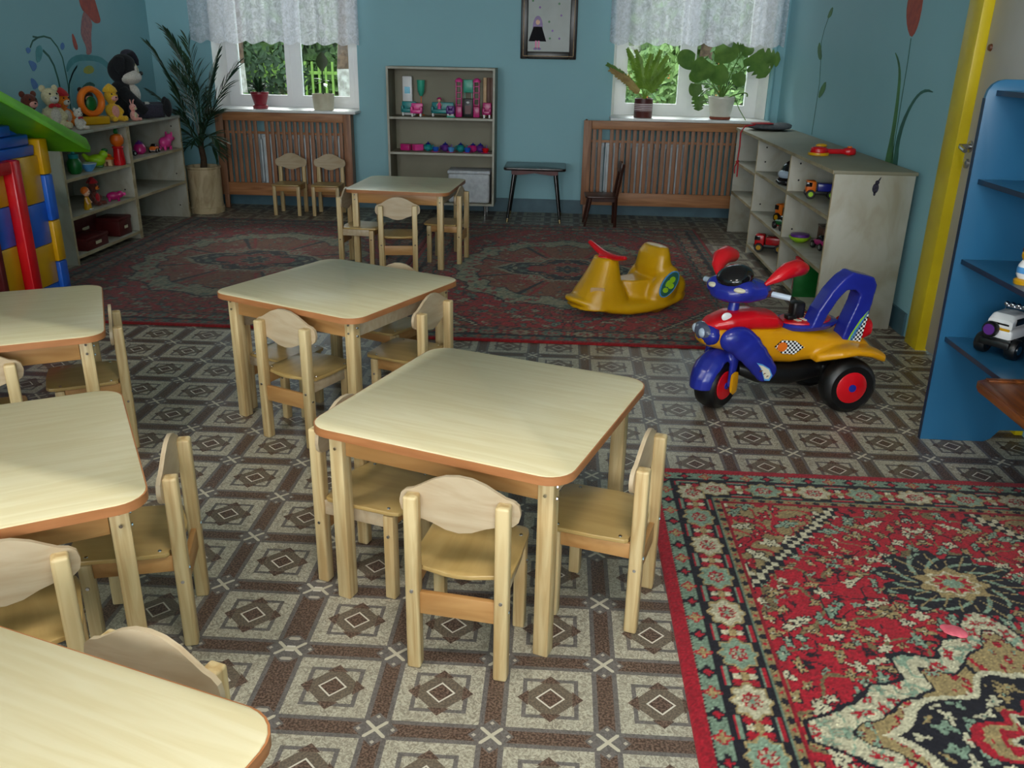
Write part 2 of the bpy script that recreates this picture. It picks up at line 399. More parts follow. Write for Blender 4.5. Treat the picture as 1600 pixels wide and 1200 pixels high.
def pane_mat():
    m, nt, bs = new_mat('pane_glass'); nt.nodes.remove(bs)
    t = nt.nodes.new('ShaderNodeBsdfTransparent'); t.inputs[0].default_value = (.93, .96, .95, 1)
    g = nt.nodes.new('ShaderNodeBsdfGlossy'); g.inputs['Roughness'].default_value = .03
    lw = nt.nodes.new('ShaderNodeFresnel'); lw.inputs[0].default_value = 1.35
    mx = nt.nodes.new('ShaderNodeMixShader'); L = nt.links
    L.new(lw.outputs[0], mx.inputs[0]); L.new(t.outputs[0], mx.inputs[1]); L.new(g.outputs[0], mx.inputs[2]); L.new(mx.outputs[0], nt.nodes['Material Output'].inputs[0])
pane_mat()
def lace_mat():
    m, nt, bs = new_mat('lace'); nt.nodes.remove(bs); e = NT(nt); L = nt.links
    tc = nt.nodes.new('ShaderNodeTexCoord')
    nz = nt.nodes.new('ShaderNodeTexNoise'); nz.inputs['Scale'].default_value = 26; nz.inputs['Detail'].default_value = 4; nz.inputs['Distortion'].default_value = 1.5; L.new(tc.outputs['Object'], nz.inputs['Vector'])
    mr = nt.nodes.new('ShaderNodeMapRange'); L.new(nz.outputs['Fac'], mr.inputs[0]); mr.inputs[1].default_value = .36; mr.inputs[2].default_value = .66; mr.inputs[3].default_value = .50; mr.inputs[4].default_value = .86
    t = nt.nodes.new('ShaderNodeBsdfTransparent'); d = nt.nodes.new('ShaderNodeBsdfDiffuse'); tl = nt.nodes.new('ShaderNodeBsdfTranslucent')
    d.inputs[0].default_value = (.80, .80, .86, 1); tl.inputs[0].default_value = (.72, .72, .80, 1)
    a = nt.nodes.new('ShaderNodeMixShader'); a.inputs[0].default_value = .45; L.new(d.outputs[0], a.inputs[1]); L.new(tl.outputs[0], a.inputs[2])
    b = nt.nodes.new('ShaderNodeMixShader'); L.new(mr.outputs[0], b.inputs[0]); L.new(t.outputs[0], b.inputs[1]); L.new(a.outputs[0], b.inputs[2])
    L.new(b.outputs[0], nt.nodes['Material Output'].inputs[0])
lace_mat()

# ------------------------------------------------------------------ the room
YB = 7.87; XL = -3.62; XR = 1.84; ZC = 2.85; TH = .42
struct(B().box(((XL+XR)/2, (YB+YN)/2, -.05), (XR-XL+.3, YB-YN+.5, .1)).out('floor', 'linoleum'), 'patterned brown and grey linoleum floor with star tiles')
struct(B().box(((XL+XR)/2, (YB+YN)/2, ZC+.05), (XR-XL+.3, YB-YN+.5, .1)).out('ceiling', 'ceiling_paint'), 'white ceiling')
WIN = [(-3.08, -1.80, -3.045, -1.835), (.41, 1.73, .445, 1.695)]     # wall-plane opening, frame-plane opening
def wall_with_openings(name, y_in, y_out, wins, m, label):
    b = B(); xs = XL-.15
    ym = (y_in+y_out)/2; dy = abs(y_out-y_in)
    def seg(x0, x1, z0, z1): b.box(((x0+x1)/2, ym, (z0+z1)/2), (x1-x0, dy, z1-z0))
    cur = xs
    for w in wins:
        seg(cur, w[0], 0, ZC); seg(w[0], w[1], 0, ZS); seg(w[0], w[1], ZT, ZC); cur = w[1]
    seg(cur, XR+.15, 0, ZC)
    return struct(b.out(name, m, smooth=0), label)
wb = wall_with_openings('wall_back', YB, YB+TH, WIN, 'wall_paint', 'pale turquoise painted back wall with two windows')
wall_with_openings('wall_front', YN, YN-.3, REARW, 'wall_paint', 'pale turquoise wall behind the photographer')
wleft = struct(B().box((XL-.1, (YB+YN)/2, ZC/2), (.2, YB-YN+.5, ZC)).out('wall_left', 'wall_paint', smooth=0), 'pale turquoise left wall with painted flowers')
b = B()
DY0, DY1, DZ = 3.30, 4.24, 2.1
b.box((XR+.1, (DY1+YB+.3)/2, ZC/2), (.2, YB+.3-DY1, ZC)); b.box((XR+.1, (YN-.2+DY0)/2, ZC/2), (.2, DY0-YN+.2, ZC)); b.box((XR+.1, (DY0+DY1)/2, (DZ+ZC)/2), (.2, DY1-DY0, ZC-DZ))
wright = struct(b.out('wall_right', 'wall_paint', smooth=0), 'pale turquoise right wall with painted tulips')
struct(B().box(((-1.80+.41)/2, YB-.006, .06), (.41+1.80, .012, .12)).box(((XL-3.08)/2, YB-.006, .06), (-3.08-XL, .012, .12)).box((-2.44, YB-.006, .06), (1.28, .012, .12)).box((1.125, YB-.006, .06), (1.43, .012, .12)).out('baseboard_back', 'base_paint', smooth=0), 'dark blue-grey painted strip along the foot of the back wall')
struct(B().box((XR-.006, (4.45+YB)/2, .06), (.012, YB-4.45, .12)).out('baseboard_right', 'base_paint', smooth=0), 'dark blue-grey painted strip along the foot of the right wall')
struct(B().box((XL+.006, (YN+YB)/2, .06), (.012, YB-YN, .12)).out('baseboard_left', 'base_paint', smooth=0), 'dark blue-grey painted strip along the foot of the left wall')
# heating pipes in the right corner
struct(B().tube([(1.74, 7.80, 0), (1.74, 7.80, ZC)], .018, 10).out('trim_1', 'wall_paint'), 'turquoise painted heating pipe in the right corner')

# windows: flared white reveals, frames, sashes, panes
def window(n, w, label):
    x0, x1, f0, f1 = w; YF = YB+.24
    root = B()
    # reveal panels (flared), as one lining
    t = .02
    for (a, bb, s) in ((x0, f0, 1), (x1, f1, -1)):
        root.prism([(a, YB-.001), (bb, YF), (bb-s*.15, YF+.05), (a-s*.002, YB+.05)], ZT-ZS, Matrix.Translation((0, 0, ZS)))
    root.prism([(x0, YB-.001), (f0, YF), (f1, YF), (x1, YB-.001)], .02, Matrix.Translation((0, 0, ZT-.02)))
    o = struct(root.out('window_%d' % n, 'white_paint', smooth=0), label)
    fz0 = ZS+.02
    fr = B(); fw = .055
    xm = (f0+f1)/2
    for xx in (f0+fw/2, f1-fw/2): fr.box((xx, YF+.035, (fz0+ZT)/2), (fw, .07, ZT-fz0))
    for zz in (fz0+fw/2, ZT-fw/2): fr.box((xm, YF+.035, zz), (f1-f0-2*fw, .07, fw))
    fr.box((xm, YF+.035, (fz0+ZT)/2), (.05, .07, ZT-fz0-2*fw))
    fo = fr.out('window_frame', 'pvc', o, 0)
    for (a, c) in ((f0+fw, xm-.025), (xm+.025, f1-fw)):
        s = B(); sw = .045; z0, z1 = fz0+fw, ZT-fw; yy = YF+.025
        for xx in (a+sw/2, c-sw/2): s.box((xx, yy, (z0+z1)/2), (sw, .06, z1-z0))
        for zz in (z0+sw/2, z1-sw/2): s.box(((a+c)/2, yy, zz), (c-a-2*sw, .06, sw))
        s.out('sash', 'pvc', o, 0)
        B().box(((a+c)/2, yy+.01, (z0+z1)/2), (c-a-2*sw+.01, .006, z1-z0-2*sw+.01)).out('pane', 'pane_glass', o, smooth=0)
    # sill board runs out over the radiator screen
    B().box(((x0+x1)/2, (7.655+YF)/2, .84), (x1-x0+.02, YF-7.655, .025), bev=.006).out('window_sill', 'white_paint', o)
    return o
window(1, WIN[0], 'white window with two sashes behind the left lace curtain')
window(2, WIN[1], 'white window with two sashes behind the right lace curtain')
for i, (a, c) in enumerate(REARW):
    fr = B(); YF = YN-.2
    for xx in (a+.04, (a+c)/2, c-.04): fr.box((xx, YF, (ZS+ZT)/2), (.08, .06, ZT-ZS))
    for zz in (ZS+.04, ZT-.04): fr.box(((a+c)/2, YF, zz), (c-a, .06, .08))
    struct(fr.out('window_%d' % (i+3), 'pvc', smooth=0), 'white window frame in the wall behind the photographer')
def portal(name, x0, x1, y, face):
    d = bpy.data.lights.new(name, 'AREA'); d.shape = 'RECTANGLE'; d.size = x1-x0; d.size_y = ZT-ZS; d.cycles.is_portal = True
    o = bpy.data.objects.new(name, d); COL.objects.link(o); o.location = ((x0+x1)/2, y, (ZS+ZT)/2); o.rotation_euler = (R(90)*face, 0, 0)
portal('portal_window_left', -3.08, -1.8, YB+.45, -1); portal('portal_window_right', .41, 1.73, YB+.45, -1)


# door on the right with yellow frame
b = B()
b.box((XR-.0, DY1+.045, DZ/2+.05), (.06, .15, DZ+.1), bev=.004); b.box((XR, DY0-.06, DZ/2+.05), (.06, .12, DZ+.1), bev=.004); b.box((XR, (DY0+DY1)/2, DZ+.05), (.06, DY1-DY0, .1), bev=.004)
struct(b.out('trim_2', 'yellow_paint'), 'bright yellow wooden door frame beside the blue shelf unit')
d1 = struct(B().box((XR+.035, (DY0+DY1)/2, DZ/2+.005), (.04, DY1-DY0-.07, DZ-.01), bev=.003).out('door_1', 'door_paint'), 'plain beige-grey door leaf in the yellow frame')
hy = 4.155
h = B().lathe([(.026, 0), (.026, .006), (.012, .008), (.012, .05)], (XR+.015, hy, 1.0), 14, rotm(ry=R(-90)))
h.tube(bez((XR-.03, hy, 1.0), (XR-.045, hy-.03, 1.0), (XR-.05, hy-.10, .99), 6), .010, 8)
h.out('door_handle', 'steel', d1)
B().lathe([(.022, 0), (.020, .012), (.006, .014)], (XR+.015, hy, .925), 14, rotm(ry=R(-90))).out('lock_plate', 'steel', d1)
B().lathe([(.016, 0), (.013, .01)], (XR+.015, hy, 1.42), 10, rotm(ry=R(-90))).out('latch', 'p_brown', d1)

# lace curtains
def curtain(x0, x1, label, zbot=1.40):
    b = B(); nx, nz = 150, 14; ztop = 2.45; rows = []
    for j in range(nz+1):
        row = []
        for i in range(nx+1):
            u = i/nx; x = x0+(x1-x0)*u
            ph = u*(x1-x0)*2*math.pi/.20
            amp = .034*(1-.25*j/nz)
            y = 7.735 + amp*math.sin(ph + .7*math.sin(ph*.31)) + .006*math.sin(ph*2.3)
            scal = .028*abs(math.sin(u*(x1-x0)*math.pi/.155))
            z = zbot + .0 - scal*(1 - j/nz) + (ztop-zbot)*j/nz
            row.append(b.bm.verts.new((x, y, z)))
        rows.append(row)
    for r0, r1 in zip(rows, rows[1:]):
        for i in range(nx): b.bm.faces.new((r0[i], r0[i+1], r1[i+1], r1[i]))
    cu = thing('lace_curtain', label, 'curtain', (0, 0, 0), 0, 'short lace curtains at the windows')
    b.out('curtain_cloth', 'lace', cu, 80)
    B().tube([(x0-.05, 7.735, 2.46), (x1+.05, 7.735, 2.46)], .012, 8).out('curtain_rod', 'white_paint', cu)
curtain(-3.20, -1.755, 'short white lace curtain above the rubber plant, left of the bookcase', 1.405)
curtain(.36, 1.80, 'short white lace curtain above the big-leaved plant, nearer the right corner', 1.455)

# ------------------------------------------------------------------ unseen ceiling lamps, added to brighten the near tables
def fill_lamp(label, x, y):
    t = thing('ceiling_lamp', label, 'lamp', (x, y, 0), 0, 'flat ceiling lamps above the near tables')
    B().box((0, 0, ZC-.02), (.62, .62, .04), bev=.006).out('housing', 'white_paint', t)
    B().box((0, 0, ZC-.048), (.58, .58, .016), bev=.004).out('diffuser', 'lamp_opal', t)
    d = bpy.data.lights.new('ceiling_lamp_light', 'AREA'); d.shape = 'SQUARE'; d.size = .56; d.energy = 30; d.color = (1.0, .96, .88)
    o = bpy.data.objects.new('ceiling_lamp_light', d); COL.objects.link(o); o.location = (x, y, ZC-.06)
m, nt, bs = new_mat('lamp_opal'); bs.inputs['Base Color'].default_value = (.9, .9, .88, 1); bs.inputs['Emission Color'].default_value = (1, .96, .88, 1); bs.inputs['Emission Strength'].default_value = 3
fill_lamp('flat ceiling lamp on the left above the near tables', -1.9, .55); fill_lamp('flat ceiling lamp on the right above the near tables', .25, .55)
# ------------------------------------------------------------------ rugs: knotted pile coloured knot by knot
def rug(name, label, x0, x1, y0, y1, step, paint, zt=.011, group=None):
    nx = int(round((x1-x0)/step))+1; ny = int(round((y1-y0)/step))+1
    xs = np.linspace(x0, x1, nx); ys = np.linspace(y0, y1, ny)
    X, Y = np.meshgrid(xs, ys)
    rs = np.random.RandomState(3)
    Z = zt + rs.uniform(-.0008, .0008, X.shape)
    Z[0, :] = Z[-1, :] = .002; Z[:, 0] = Z[:, -1] = .002
    co = np.stack([X, Y, Z], -1).reshape(-1, 3)
    idx = np.arange(nx*ny).reshape(ny, nx)
    q = np.stack([idx[:-1, :-1], idx[:-1, 1:], idx[1:, 1:], idx[1:, :-1]], -1).reshape(-1, 4)
    me = bpy.data.meshes.new(name); me.vertices.add(len(co)); me.vertices.foreach_set('co', co.ravel().astype(np.float32))
    me.loops.add(q.size); me.loops.foreach_set('vertex_index', q.ravel().astype(np.int32))
    me.polygons.add(len(q)); me.polygons.foreach_set('loop_start', np.arange(0, q.size, 4, dtype=np.int32)); me.polygons.foreach_set('loop_total', np.full(len(q), 4, np.int32))
    me.update(calc_edges=True)
    c = paint(X-(x0+x1)/2, Y-(y0+y1)/2, (x1-x0)/2, (y1-y0)/2)
    c = np.clip(c*(1+rs.normal(0, .10, X.shape)[..., None]), 0, 1)
    c = np.where(c <= .04045, c/12.92, ((c+.055)/1.055)**2.4)
    ca = me.color_attributes.new('knots', 'FLOAT_COLOR', 'POINT')
    ca.data.foreach_set('color', np.concatenate([c.reshape(-1, 3), np.ones((len(co), 1))], 1).ravel().astype(np.float32))
    m, nt, bs = new_mat(name+'_pile')
    at = nt.nodes.new('ShaderNodeVertexColor'); at.layer_name = 'knots'; nt.links.new(at.outputs[0], bs.inputs['Base Color'])
    bs.inputs['Roughness'].default_value = .95; bs.inputs['Specular IOR Level'].default_value = .1; bs.inputs['Sheen Weight'].default_value = .12
    nz = nt.nodes.new('ShaderNodeTexNoise'); nz.inputs['Scale'].default_value = 600; bp = nt.nodes.new('ShaderNodeBump'); bp.inputs['Strength'].default_value = .5; bp.inputs['Distance'].default_value = .002
    g = nt.nodes.new('ShaderNodeNewGeometry'); nt.links.new(g.outputs['Position'], nz.inputs['Vector']); nt.links.new(nz.outputs['Fac'], bp.inputs['Height']); nt.links.new(bp.outputs[0], bs.inputs['Normal'])
    o = link(name, me, m, None, 0)
    tag(o, label, 'rug', group)
    return o
def smooth_noise(X, Y, s, seed):
    rs = np.random.RandomState(seed); G = rs.uniform(-1, 1, (64, 64))
    a = X/s+200; b_ = Y/s+200; i = np.floor(a).astype(int); j = np.floor(b_).astype(int); fa = a-i; fb = b_-j
    fa = fa*fa*(3-2*fa); fb = fb*fb*(3-2*fb); g = lambda p, q: G[p % 64, q % 64]
    return (g(i, j)*(1-fa)+g(i+1, j)*fa)*(1-fb)+(g(i, j+1)*(1-fa)+g(i+1, j+1)*fa)*fb
def flowers(c, mask, U, V, cell, seed, cols, outline, rad=.3, prob=.9):
    """scatter small blossoms on a jittered lattice"""
    for k, off in enumerate(((0, 0), (.5, .5))):
        a = U/cell+off[0]; b_ = V/cell+off[1]; i = np.floor(a).astype(int); j = np.floor(b_).astype(int)
        h = (i*73856093 ^ j*19349663 ^ (seed+k)*83492791) & 0xffff
        r1 = (h % 97)/97.; r2 = ((h//97) % 89)/89.; r3 = ((h//7) % 61)/61.
        dx = a-i-.5-(r1-.5)*.35; dy = b_-j-.5-(r2-.5)*.35
        r = np.hypot(dx, dy); th = np.arctan2(dy, dx)
        pet = 4+(h % 3)*1
        shp = rad*(.74+.26*np.cos(th*pet+r3*6))*(.6+.4*r3) * (1+.35*np.cos(2*th+r1*6))
        on = mask & (r2 < prob)
        c[on & (r < shp*1.0+.05)] = outline
        for n_, col in enumerate(cols):
            c[on & (r < shp) & ((h % len(cols)) == n_)] = col
        c[on & (r < shp*.33)] = outline
        c[on & (r < shp*.2)] = cols[(seed+1) % len(cols)]
def stem(x, y): return np.hypot(x, y)
def persian(pal, dark=1.0, round_med=False, knot=1.0, zoom=1.0):
    red, navy, tan, cream, sage = [np.array(p) for p in pal]
    def paint(U, V, hw, hh):
        c = np.zeros(U.shape+(3,)); c[:] = red
        aU, aV = np.abs(U), np.abs(V)
        d = np.minimum(hw-aU, hh-aV)
        along = np.where(hw-aU < hh-aV, V, U)
        # ---- field: sprays of flowers on red, mirrored about both axes
        warpU = aU + .012*smooth_noise(aU, aV, .05, 5); warpV = aV + .012*smooth_noise(aU, aV, .05, 6)
        f = d > .235
        vine = np.abs(smooth_noise(aU, aV, .075, 11)) < .07
        c[f & vine] = tan*.75
        vine2 = np.abs(smooth_noise(aU, aV, .06, 13)) < .045
        c[f & vine2] = navy
        flowers(c, f, warpU+.03, warpV+.02, .055*zoom, 4, [tan, navy, sage, cream], red*.62, .27, .5)
        flowers(c, f, warpU, warpV, .074*zoom, 1, [tan, sage, cream, tan], navy, .33, .80)
        # ---- corner pieces with stepped outline
        q = (hw-aU-.24)*1.0 + (hh-aV-.24)*.85
        st = np.round((hw-aU)/.018)*.018; st2 = np.round((hh-aV)/.018)*.018
        q = (st-.24)*1.05 + (st2-.24)*.8
        cor = f & (q < .34)
        c[f & (q < .392)] = navy; c[f & (q < .375)] = cream; c[f & (q < .357)] = navy
        c[cor] = tan*.92
        vv = np.abs(smooth_noise(aU, aV, .05, 17)) < .12
        c[cor & vv] = red
        flowers(c, cor, warpU, warpV, .10*zoom, 9, [red, sage, cream, red], navy, .40, .95)
        # ---- rosettes on the long axis
        for vy, rr in ((.60*hh/1.25, .155),):
            dx = U/1.25; dy = (aV-vy); r = np.hypot(dx, dy); th = np.arctan2(dy, dx)
            w1 = rr*(1+.13*np.cos(th*11)+.06*np.cos(th*23+1))
            m_ = f & (r < w1); c[m_] = navy
            fl = m_ & (r < w1*.93) & (np.cos(th*11+18*r/rr) > .72) & (r > rr*.50); c[fl] = sage
            fl = m_ & (r < w1*.9) & (np.cos(th*22+.5) > .93) & (r > rr*.50); c[fl] = tan
            w2 = rr*.47*(1+.12*np.cos(th*9)); c[f & (r < w2)] = tan; w3 = rr*.34*(1+.16*np.cos(th*8)); c[f & (r < w3)] = cream
            c[f & (r < w3*.85)] = red; c[f & (r < rr*.15)] = sage
            c[f & (r < w3*.85) & (np.cos(th*8) > .5) & (r > rr*.12)] = tan
        # ---- central medallion
        if round_med:
            rr = hw*.70; r = np.hypot(U, V*.82); th = np.arctan2(V, U)
            edge = rr*(1+.035*np.cos(th*16))
        else:
            rr = hw*.66; r = np.hypot(U/1.0, V/.86); th = np.arctan2(V, U)
            edge = rr*(.80+.12*np.cos(th*4)+.075*np.cos(th*8)+.045*np.cos(th*16))
        edge = edge + .012*smooth_noise(aU, aV, .03, 21)
        c[f & (r < edge+.014)] = navy
        md = f & (r < edge); c[md] = cream
        sprk = np.abs(smooth_noise(aU, aV, .03, 23)) < .13; c[md & sprk] = sage*1.05
        flowers(c, md, warpU, warpV, .07*zoom, 21, [red, sage, red], cream*.8, .30, .8)
        e2 = edge*.80+.01*np.cos(th*24); md2 = f & (r < e2)
        c[f & (r < e2+.010)] = navy; c[md2] = tan
        # petals: eight big palmettes inside
        k = np.cos(th*4)
        pal_ = md2 & (k < -.15) & (r > edge*.34) & (r < e2*.92)
        flowers(c, md2, warpU, warpV, .055*zoom, 31, [red, cream, sage], red*.7, .27, .75)
        streak = np.cos(th*38 + 30*smooth_noise(aU, aV, .08, 27)) > .35
        c[pal_ & streak & (r < e2*.8)] = red; c[pal_ & ~streak & (r < e2*.62)] = cream
        kk = md2 & (np.abs(k+.15) < .10) & (r > edge*.4); c[kk] = navy
        kk = md2 & (np.abs(k-.25) < .07) & (r > edge*.4); c[kk] = red
        # inner navy lozenge with star
        lz = aU/ (hw*.50) + aV/(hw*.30); lzw = lz+.10*np.cos(th*8)
        c[f & (lzw < 1.08)] = cream; c[f & (lzw < 1.0)] = navy
        flowers(c, f & (lzw < .95), warpU, warpV, .075*zoom, 41, [sage, cream, tan], navy, .40, .95)
        l2 = lz+.06*np.cos(th*12); c[f & (l2 < .60)] = red; c[f & (l2 < .52)] = tan; c[f & (l2 < .50) & (np.abs(smooth_noise(aU, aV, .025, 33)) < .25)] = red
        rc = np.hypot(U, V); w = .085*(1+.28*np.cos(th*8)); c[f & (rc < w+.012)] = cream; c[f & (rc < w)] = navy
        c[f & (rc < .062) & (np.cos(U*260)*np.cos(V*260) > .25)] = sage; c[f & (rc < .02)] = tan
        # ---- borders
        b1 = (d > .205) & (d <= .235); c[b1] = tan*.9; c[b1 & (np.abs(d-.233) < .004)] = navy*1.2; c[b1 & (np.abs(d-.207) < .004)] = sage*.8
        s = along/.058; s = s-np.floor(s)-.5; c[b1 & (np.hypot(s*.058*.8, d-.22) < .009)] = navy; c[b1 & (np.hypot((np.abs(s)-.5)*.058, d-.22) < .005)] = red
        b1b = (d > .228) & (d <= .240); c[b1b] = red*.85
        b2 = (d > .085) & (d <= .205); c[b2] = navy
        L = .165; t = along/L; n_ = np.floor(t); s = (t-n_-.5)*L; e = d-.145
        for sgn in (-1, 1):
            for off, col in ((.050, red), (.042, sage*.9)):
                c[b2 & (np.abs(np.abs(e)-off) < .0035) & (np.abs(s) > .048)] = col
        # lattice of blossoms between the medallions
        ss = np.abs(s)-L/2
        c[b2 & (np.abs(ss) < .034) & (np.abs(e) < .032)] = red*.8
        c[b2 & (np.abs(ss) < .030) & (np.abs(e) < .030)] = navy
        for px, py, col in ((0, .018, cream), (0, -.018, cream), (-.02, 0, red), (-.02, .02, red), (-.02, -.02, red), (-.005, 0, tan)):
            c[b2 & (np.hypot(ss-px, e-py) < .0105)] = col
        med = np.hypot(s/1.25, e); mt = np.arctan2(e, s)
        even = (n_.astype(int) % 2) == 0
        w = .040*(1+.13*np.cos(mt*8))
        mm = b2 & (med < w+.006); c[mm] = tan
        mm = b2 & (med < w); c[mm & even] = cream*.95; c[mm & ~even] = sage
        c[b2 & (med < w*.52)] = red; c[b2 & (med < w*.42)] = cream*.85; c[b2 & (med < w*.42) & (np.cos(mt*6) > .2)] = red*.9; c[b2 & (med < w*.15)] = sage
        b3 = (d > .034) & (d <= .085); c[b3] = sage*.92; c[b3 & (np.abs(d-.0835) < .003)] = navy; c[b3 & (np.abs(d-.037) < .0035) & (np.mod(along, .012) < .006)] = navy
        L = .070; t = along/L; n_ = np.floor(t); s = (t-n_-.5)*L; e = d-.061; mt = np.arctan2(e, s); rr_ = np.hypot(s, e)
        ev = (n_.astype(int) % 2) == 0
        w = .019*(1+.3*np.cos(mt*4)); c[b3 & (rr_ < w) & ev] = navy; c[b3 & (rr_ < w*.5) & ev] = red
        c[b3 & (rr_ < w*.85) & ~ev] = tan; c[b3 & (np.abs(rr_-w*.8) < .003) & ~ev] = red
        c[d <= .034] = red*.93
        return c*dark
    return paint
PAL1 = [(.61, .09, .15), (.10, .09, .12), (.58, .50, .34), (.72, .69, .58), (.47, .55, .47)]
PAL2 = [(.42, .09, .10), (.09, .085, .11), (.36, .22, .15), (.40, .38, .31), (.25, .30, .26)]
rug('persian_rug', 'red patterned oriental rug in the right foreground', .33, 1.93, .25, 2.745, .0048, persian(PAL1))
rug('persian_rug', 'dark red patterned rug at the back, under the far table', -3.10, -1.0, 4.17, 7.12, .009, persian(PAL2, 1.08, True, zoom=1.6), group=None)
rug('persian_rug', 'dark red patterned rug at the back, under the yellow rocking toy', -.995, 1.13, 4.10, 7.20, .009, persian(PAL2, 1.30, True, zoom=1.6), group=None)
RZ = .012

# ------------------------------------------------------------------ kindergarten tables
def make_table(label, loc, rz):
    t = thing('kindergarten_table', label, 'table', loc, rz, 'square kindergarten tables')
    H = .508; S_ = .684
    top = B().prism(rrect(S_-.006, S_-.006, .062, 6), .021, Matrix.Translation((0, 0, H-.021)), bev=.002).out('tabletop', 'laminate', t, 50)
    b = B(); o_ = rrect(S_, S_, .065, 6); i_ = rrect(S_-.0065, S_-.0065, .062, 6)
    z0, z1 = H-.0215, H-.0012
    b.loft([[(x, y, z0) for x, y in i_], [(x, y, z0) for x, y in o_], [(x, y, z1) for x, y in o_], [(x, y, z1) for x, y in i_]], cap=False)
    b.out('edge_band', 'edge_orange', top, 30)
    L = .280
    for sx in (-1, 1):
        for sy in (-1, 1):
            B().box((sx*L, sy*L, (H-.022)/2), (.039, .039, H-.022), bev=.004).out('leg', 'pine_z', t)
    for k in range(4):
        a = k*math.pi/2; r = rotm(rz=a)
        B().box(r @ Vector((0, -L+.002, H-.022-.034)), (2*L-.042, .018, .068), rot=r, bev=.002).out('apron', 'ply_orange' if k % 2 == 0 else 'ply_pale', t)
    bb = B()
    for sx in (-1, 1):
        for sy in (-1, 1):
            for z in (.470, .440):
                bb.lathe([(.005, 0), (.004, .003)], (sx*L, sy*(L+.021), z-.0), 8, rotm(rx=R(90)*(-sy)))
                bb.lathe([(.005, 0), (.004, .003)], (sx*(L+.021), sy*L, z-.012), 8, rotm(ry=R(90)*sx))
    bb.out('bolts', 'chrome', t)
    return t
T1 = make_table('pale square table in the centre, nearest the red rug', (-.166, 2.087, 0), R(-20.3))
def table(label, loc, rz): return clone(T1, label, loc, rz)
T2 = table('pale square table in the middle, in front of the dark red rugs', (-.837, 3.208, 0), R(-25.8))
T3 = table('pale square table standing on the rug before the bookcase', (-1.026, 5.83, RZ), R(-4))
T4 = table('pale square table beside the blue and yellow playhouse, cut by the left edge', (-1.877, 2.648, 0), R(28))
T5 = table('second pale square table from the bottom at the left edge', (-1.272, 1.611, 0), R(31))
T6 = table('brightly lit pale square table in the bottom left corner', (-.772, .694, 0), R(-17.6))

# ------------------------------------------------------------------ kindergarten chairs
def make_chair(label, loc, rz):
    t = thing('kindergarten_chair', label, 'chair', loc, rz, 'small plywood kindergarten chairs')
    X_, Yr, Yf = .104, -.104, .104
    for sx in (-1, 1):
        B().box((sx*X_, Yr, .228), (.033, .033, .456), bev=.006, seg=3).out('rear_leg', 'pine_z', t)
        B().box((sx*X_, Yf, .125), (.030, .030, .25), bev=.004).out('front_leg', 'pine_z', t)
        B().box((sx*(X_+.0), 0, .232), (.016, 2*.104-.03, .042), bev=.002).out('side_rail', 'ply_pale' if sx > 0 else 'ply_orange', t)
    B().box((0, Yr, .180), (2*X_-.03, .014, .058), bev=.002).out('stretcher', 'ply_orange', t)
    B().box((0, Yf, .228), (2*X_-.03, .014, .04), bev=.002).out('front_rail', 'ply_orange', t)
    # seat: rounded board, dished towards the back
    pts = []
    for x, y in ((-.060, -.094), (-.030, -.103), (0, -.106), (.030, -.103), (.060, -.094), (.086, -.088), (.088, -.084), (.112, -.082), (.119, -.074), (.122, 0), (.122, .11), (.116, .134), (.100, .144), (0, .148), (-.100, .144), (-.116, .134), (-.122, .11), (-.122, 0), (-.119, -.074), (-.112, -.082), (-.088, -.084), (-.086, -.088)):
        pts.append((x, y))
    B().prism(pts, .011, Matrix.Translation((0, 0, .254)), bev=.002).out('seat', 'ply_seat', t, 35)
    # backrest: arched top, wavy lower edge, bent a little around the sitter
    half_t = [(0, .506), (.03, .5025), (.06, .491), (.085, .476), (.105, .464), (.122, .459), (.134, .449), (.138, .432)]
    half_b = [(0, .366), (.03, .371), (.06, .384), (.085, .391), (.105, .392), (.122, .397), (.133, .408), (.138, .424)]
    xs = [p[0] for p in half_t]
    cols = [(-x, a, c) for (x, a), (_, c) in zip(half_t[:0:-1], half_b[:0:-1])] + [(x, a, c) for (x, a), (_, c) in zip(half_t, half_b)]
    b = B(); secs = []
    for x, zt, zb in cols:
        y = Yr+.0165 - .010*(1-(x/.138)**2)*.6
        secs.append([(x, y, zb), (x, y, (zb+zt)/2), (x, y, zt), (x, y+.010, zt), (x, y+.010, (zb+zt)/2), (x, y+.010, zb)])
    b.loft(secs).out('backrest', 'ply_pale', t, 35)
    bb = B()
    for sx in (-1, 1):
        bb.lathe([(.0055, 0), (.004, .003)], (sx*(X_+.015), Yr, .185), 8, rotm(ry=R(90)*sx))
        bb.lathe([(.0055, 0), (.004, .003)], (sx*X_, Yr-.016, .215), 8, rotm(rx=R(90)))
        bb.lathe([(.0055, 0), (.004, .003)], (sx*(X_+.015), Yf, .190), 8, rotm(ry=R(90)*sx))
        for y in (-.06, .10): bb.lathe([(.005, 0), (.004, .0015)], (sx*X_, y, .2648), 8)
    bb.out('bolts', 'chrome', t)
    return t
CH = make_chair('small chair with its back to us at the front of the central table', (-.182, 1.745, 0), R(-9))
def chair(label, x, y, deg, z=0): return clone(CH, label, (x, y, z), R(deg))
chair('small chair at the right side of the central table, beside the red rug', .151, 1.960, 73.3)
chair('small chair pushed in at the left side of the central table', -.472, 2.055, -108)
chair('small chair with its back to us at the front of the middle table', -.918, 2.940, -25)
chair('small chair at the right side of the middle table', -.555, 3.165, 70)
chair('small chair on the far side of the middle table, only its rounded top showing', -.717, 3.535, 154)
cz = chair('small chair pushed fully under the left side of the middle table', -1.084, 3.195, -116); cz.scale = (.9, .9, .9)
chair('small chair with its back to us at the far table on the rug', -1.011, 5.363, 9, RZ)
chair('small chair standing askew at the right side of the far table on the rug', -.755, 5.823, 83, RZ)
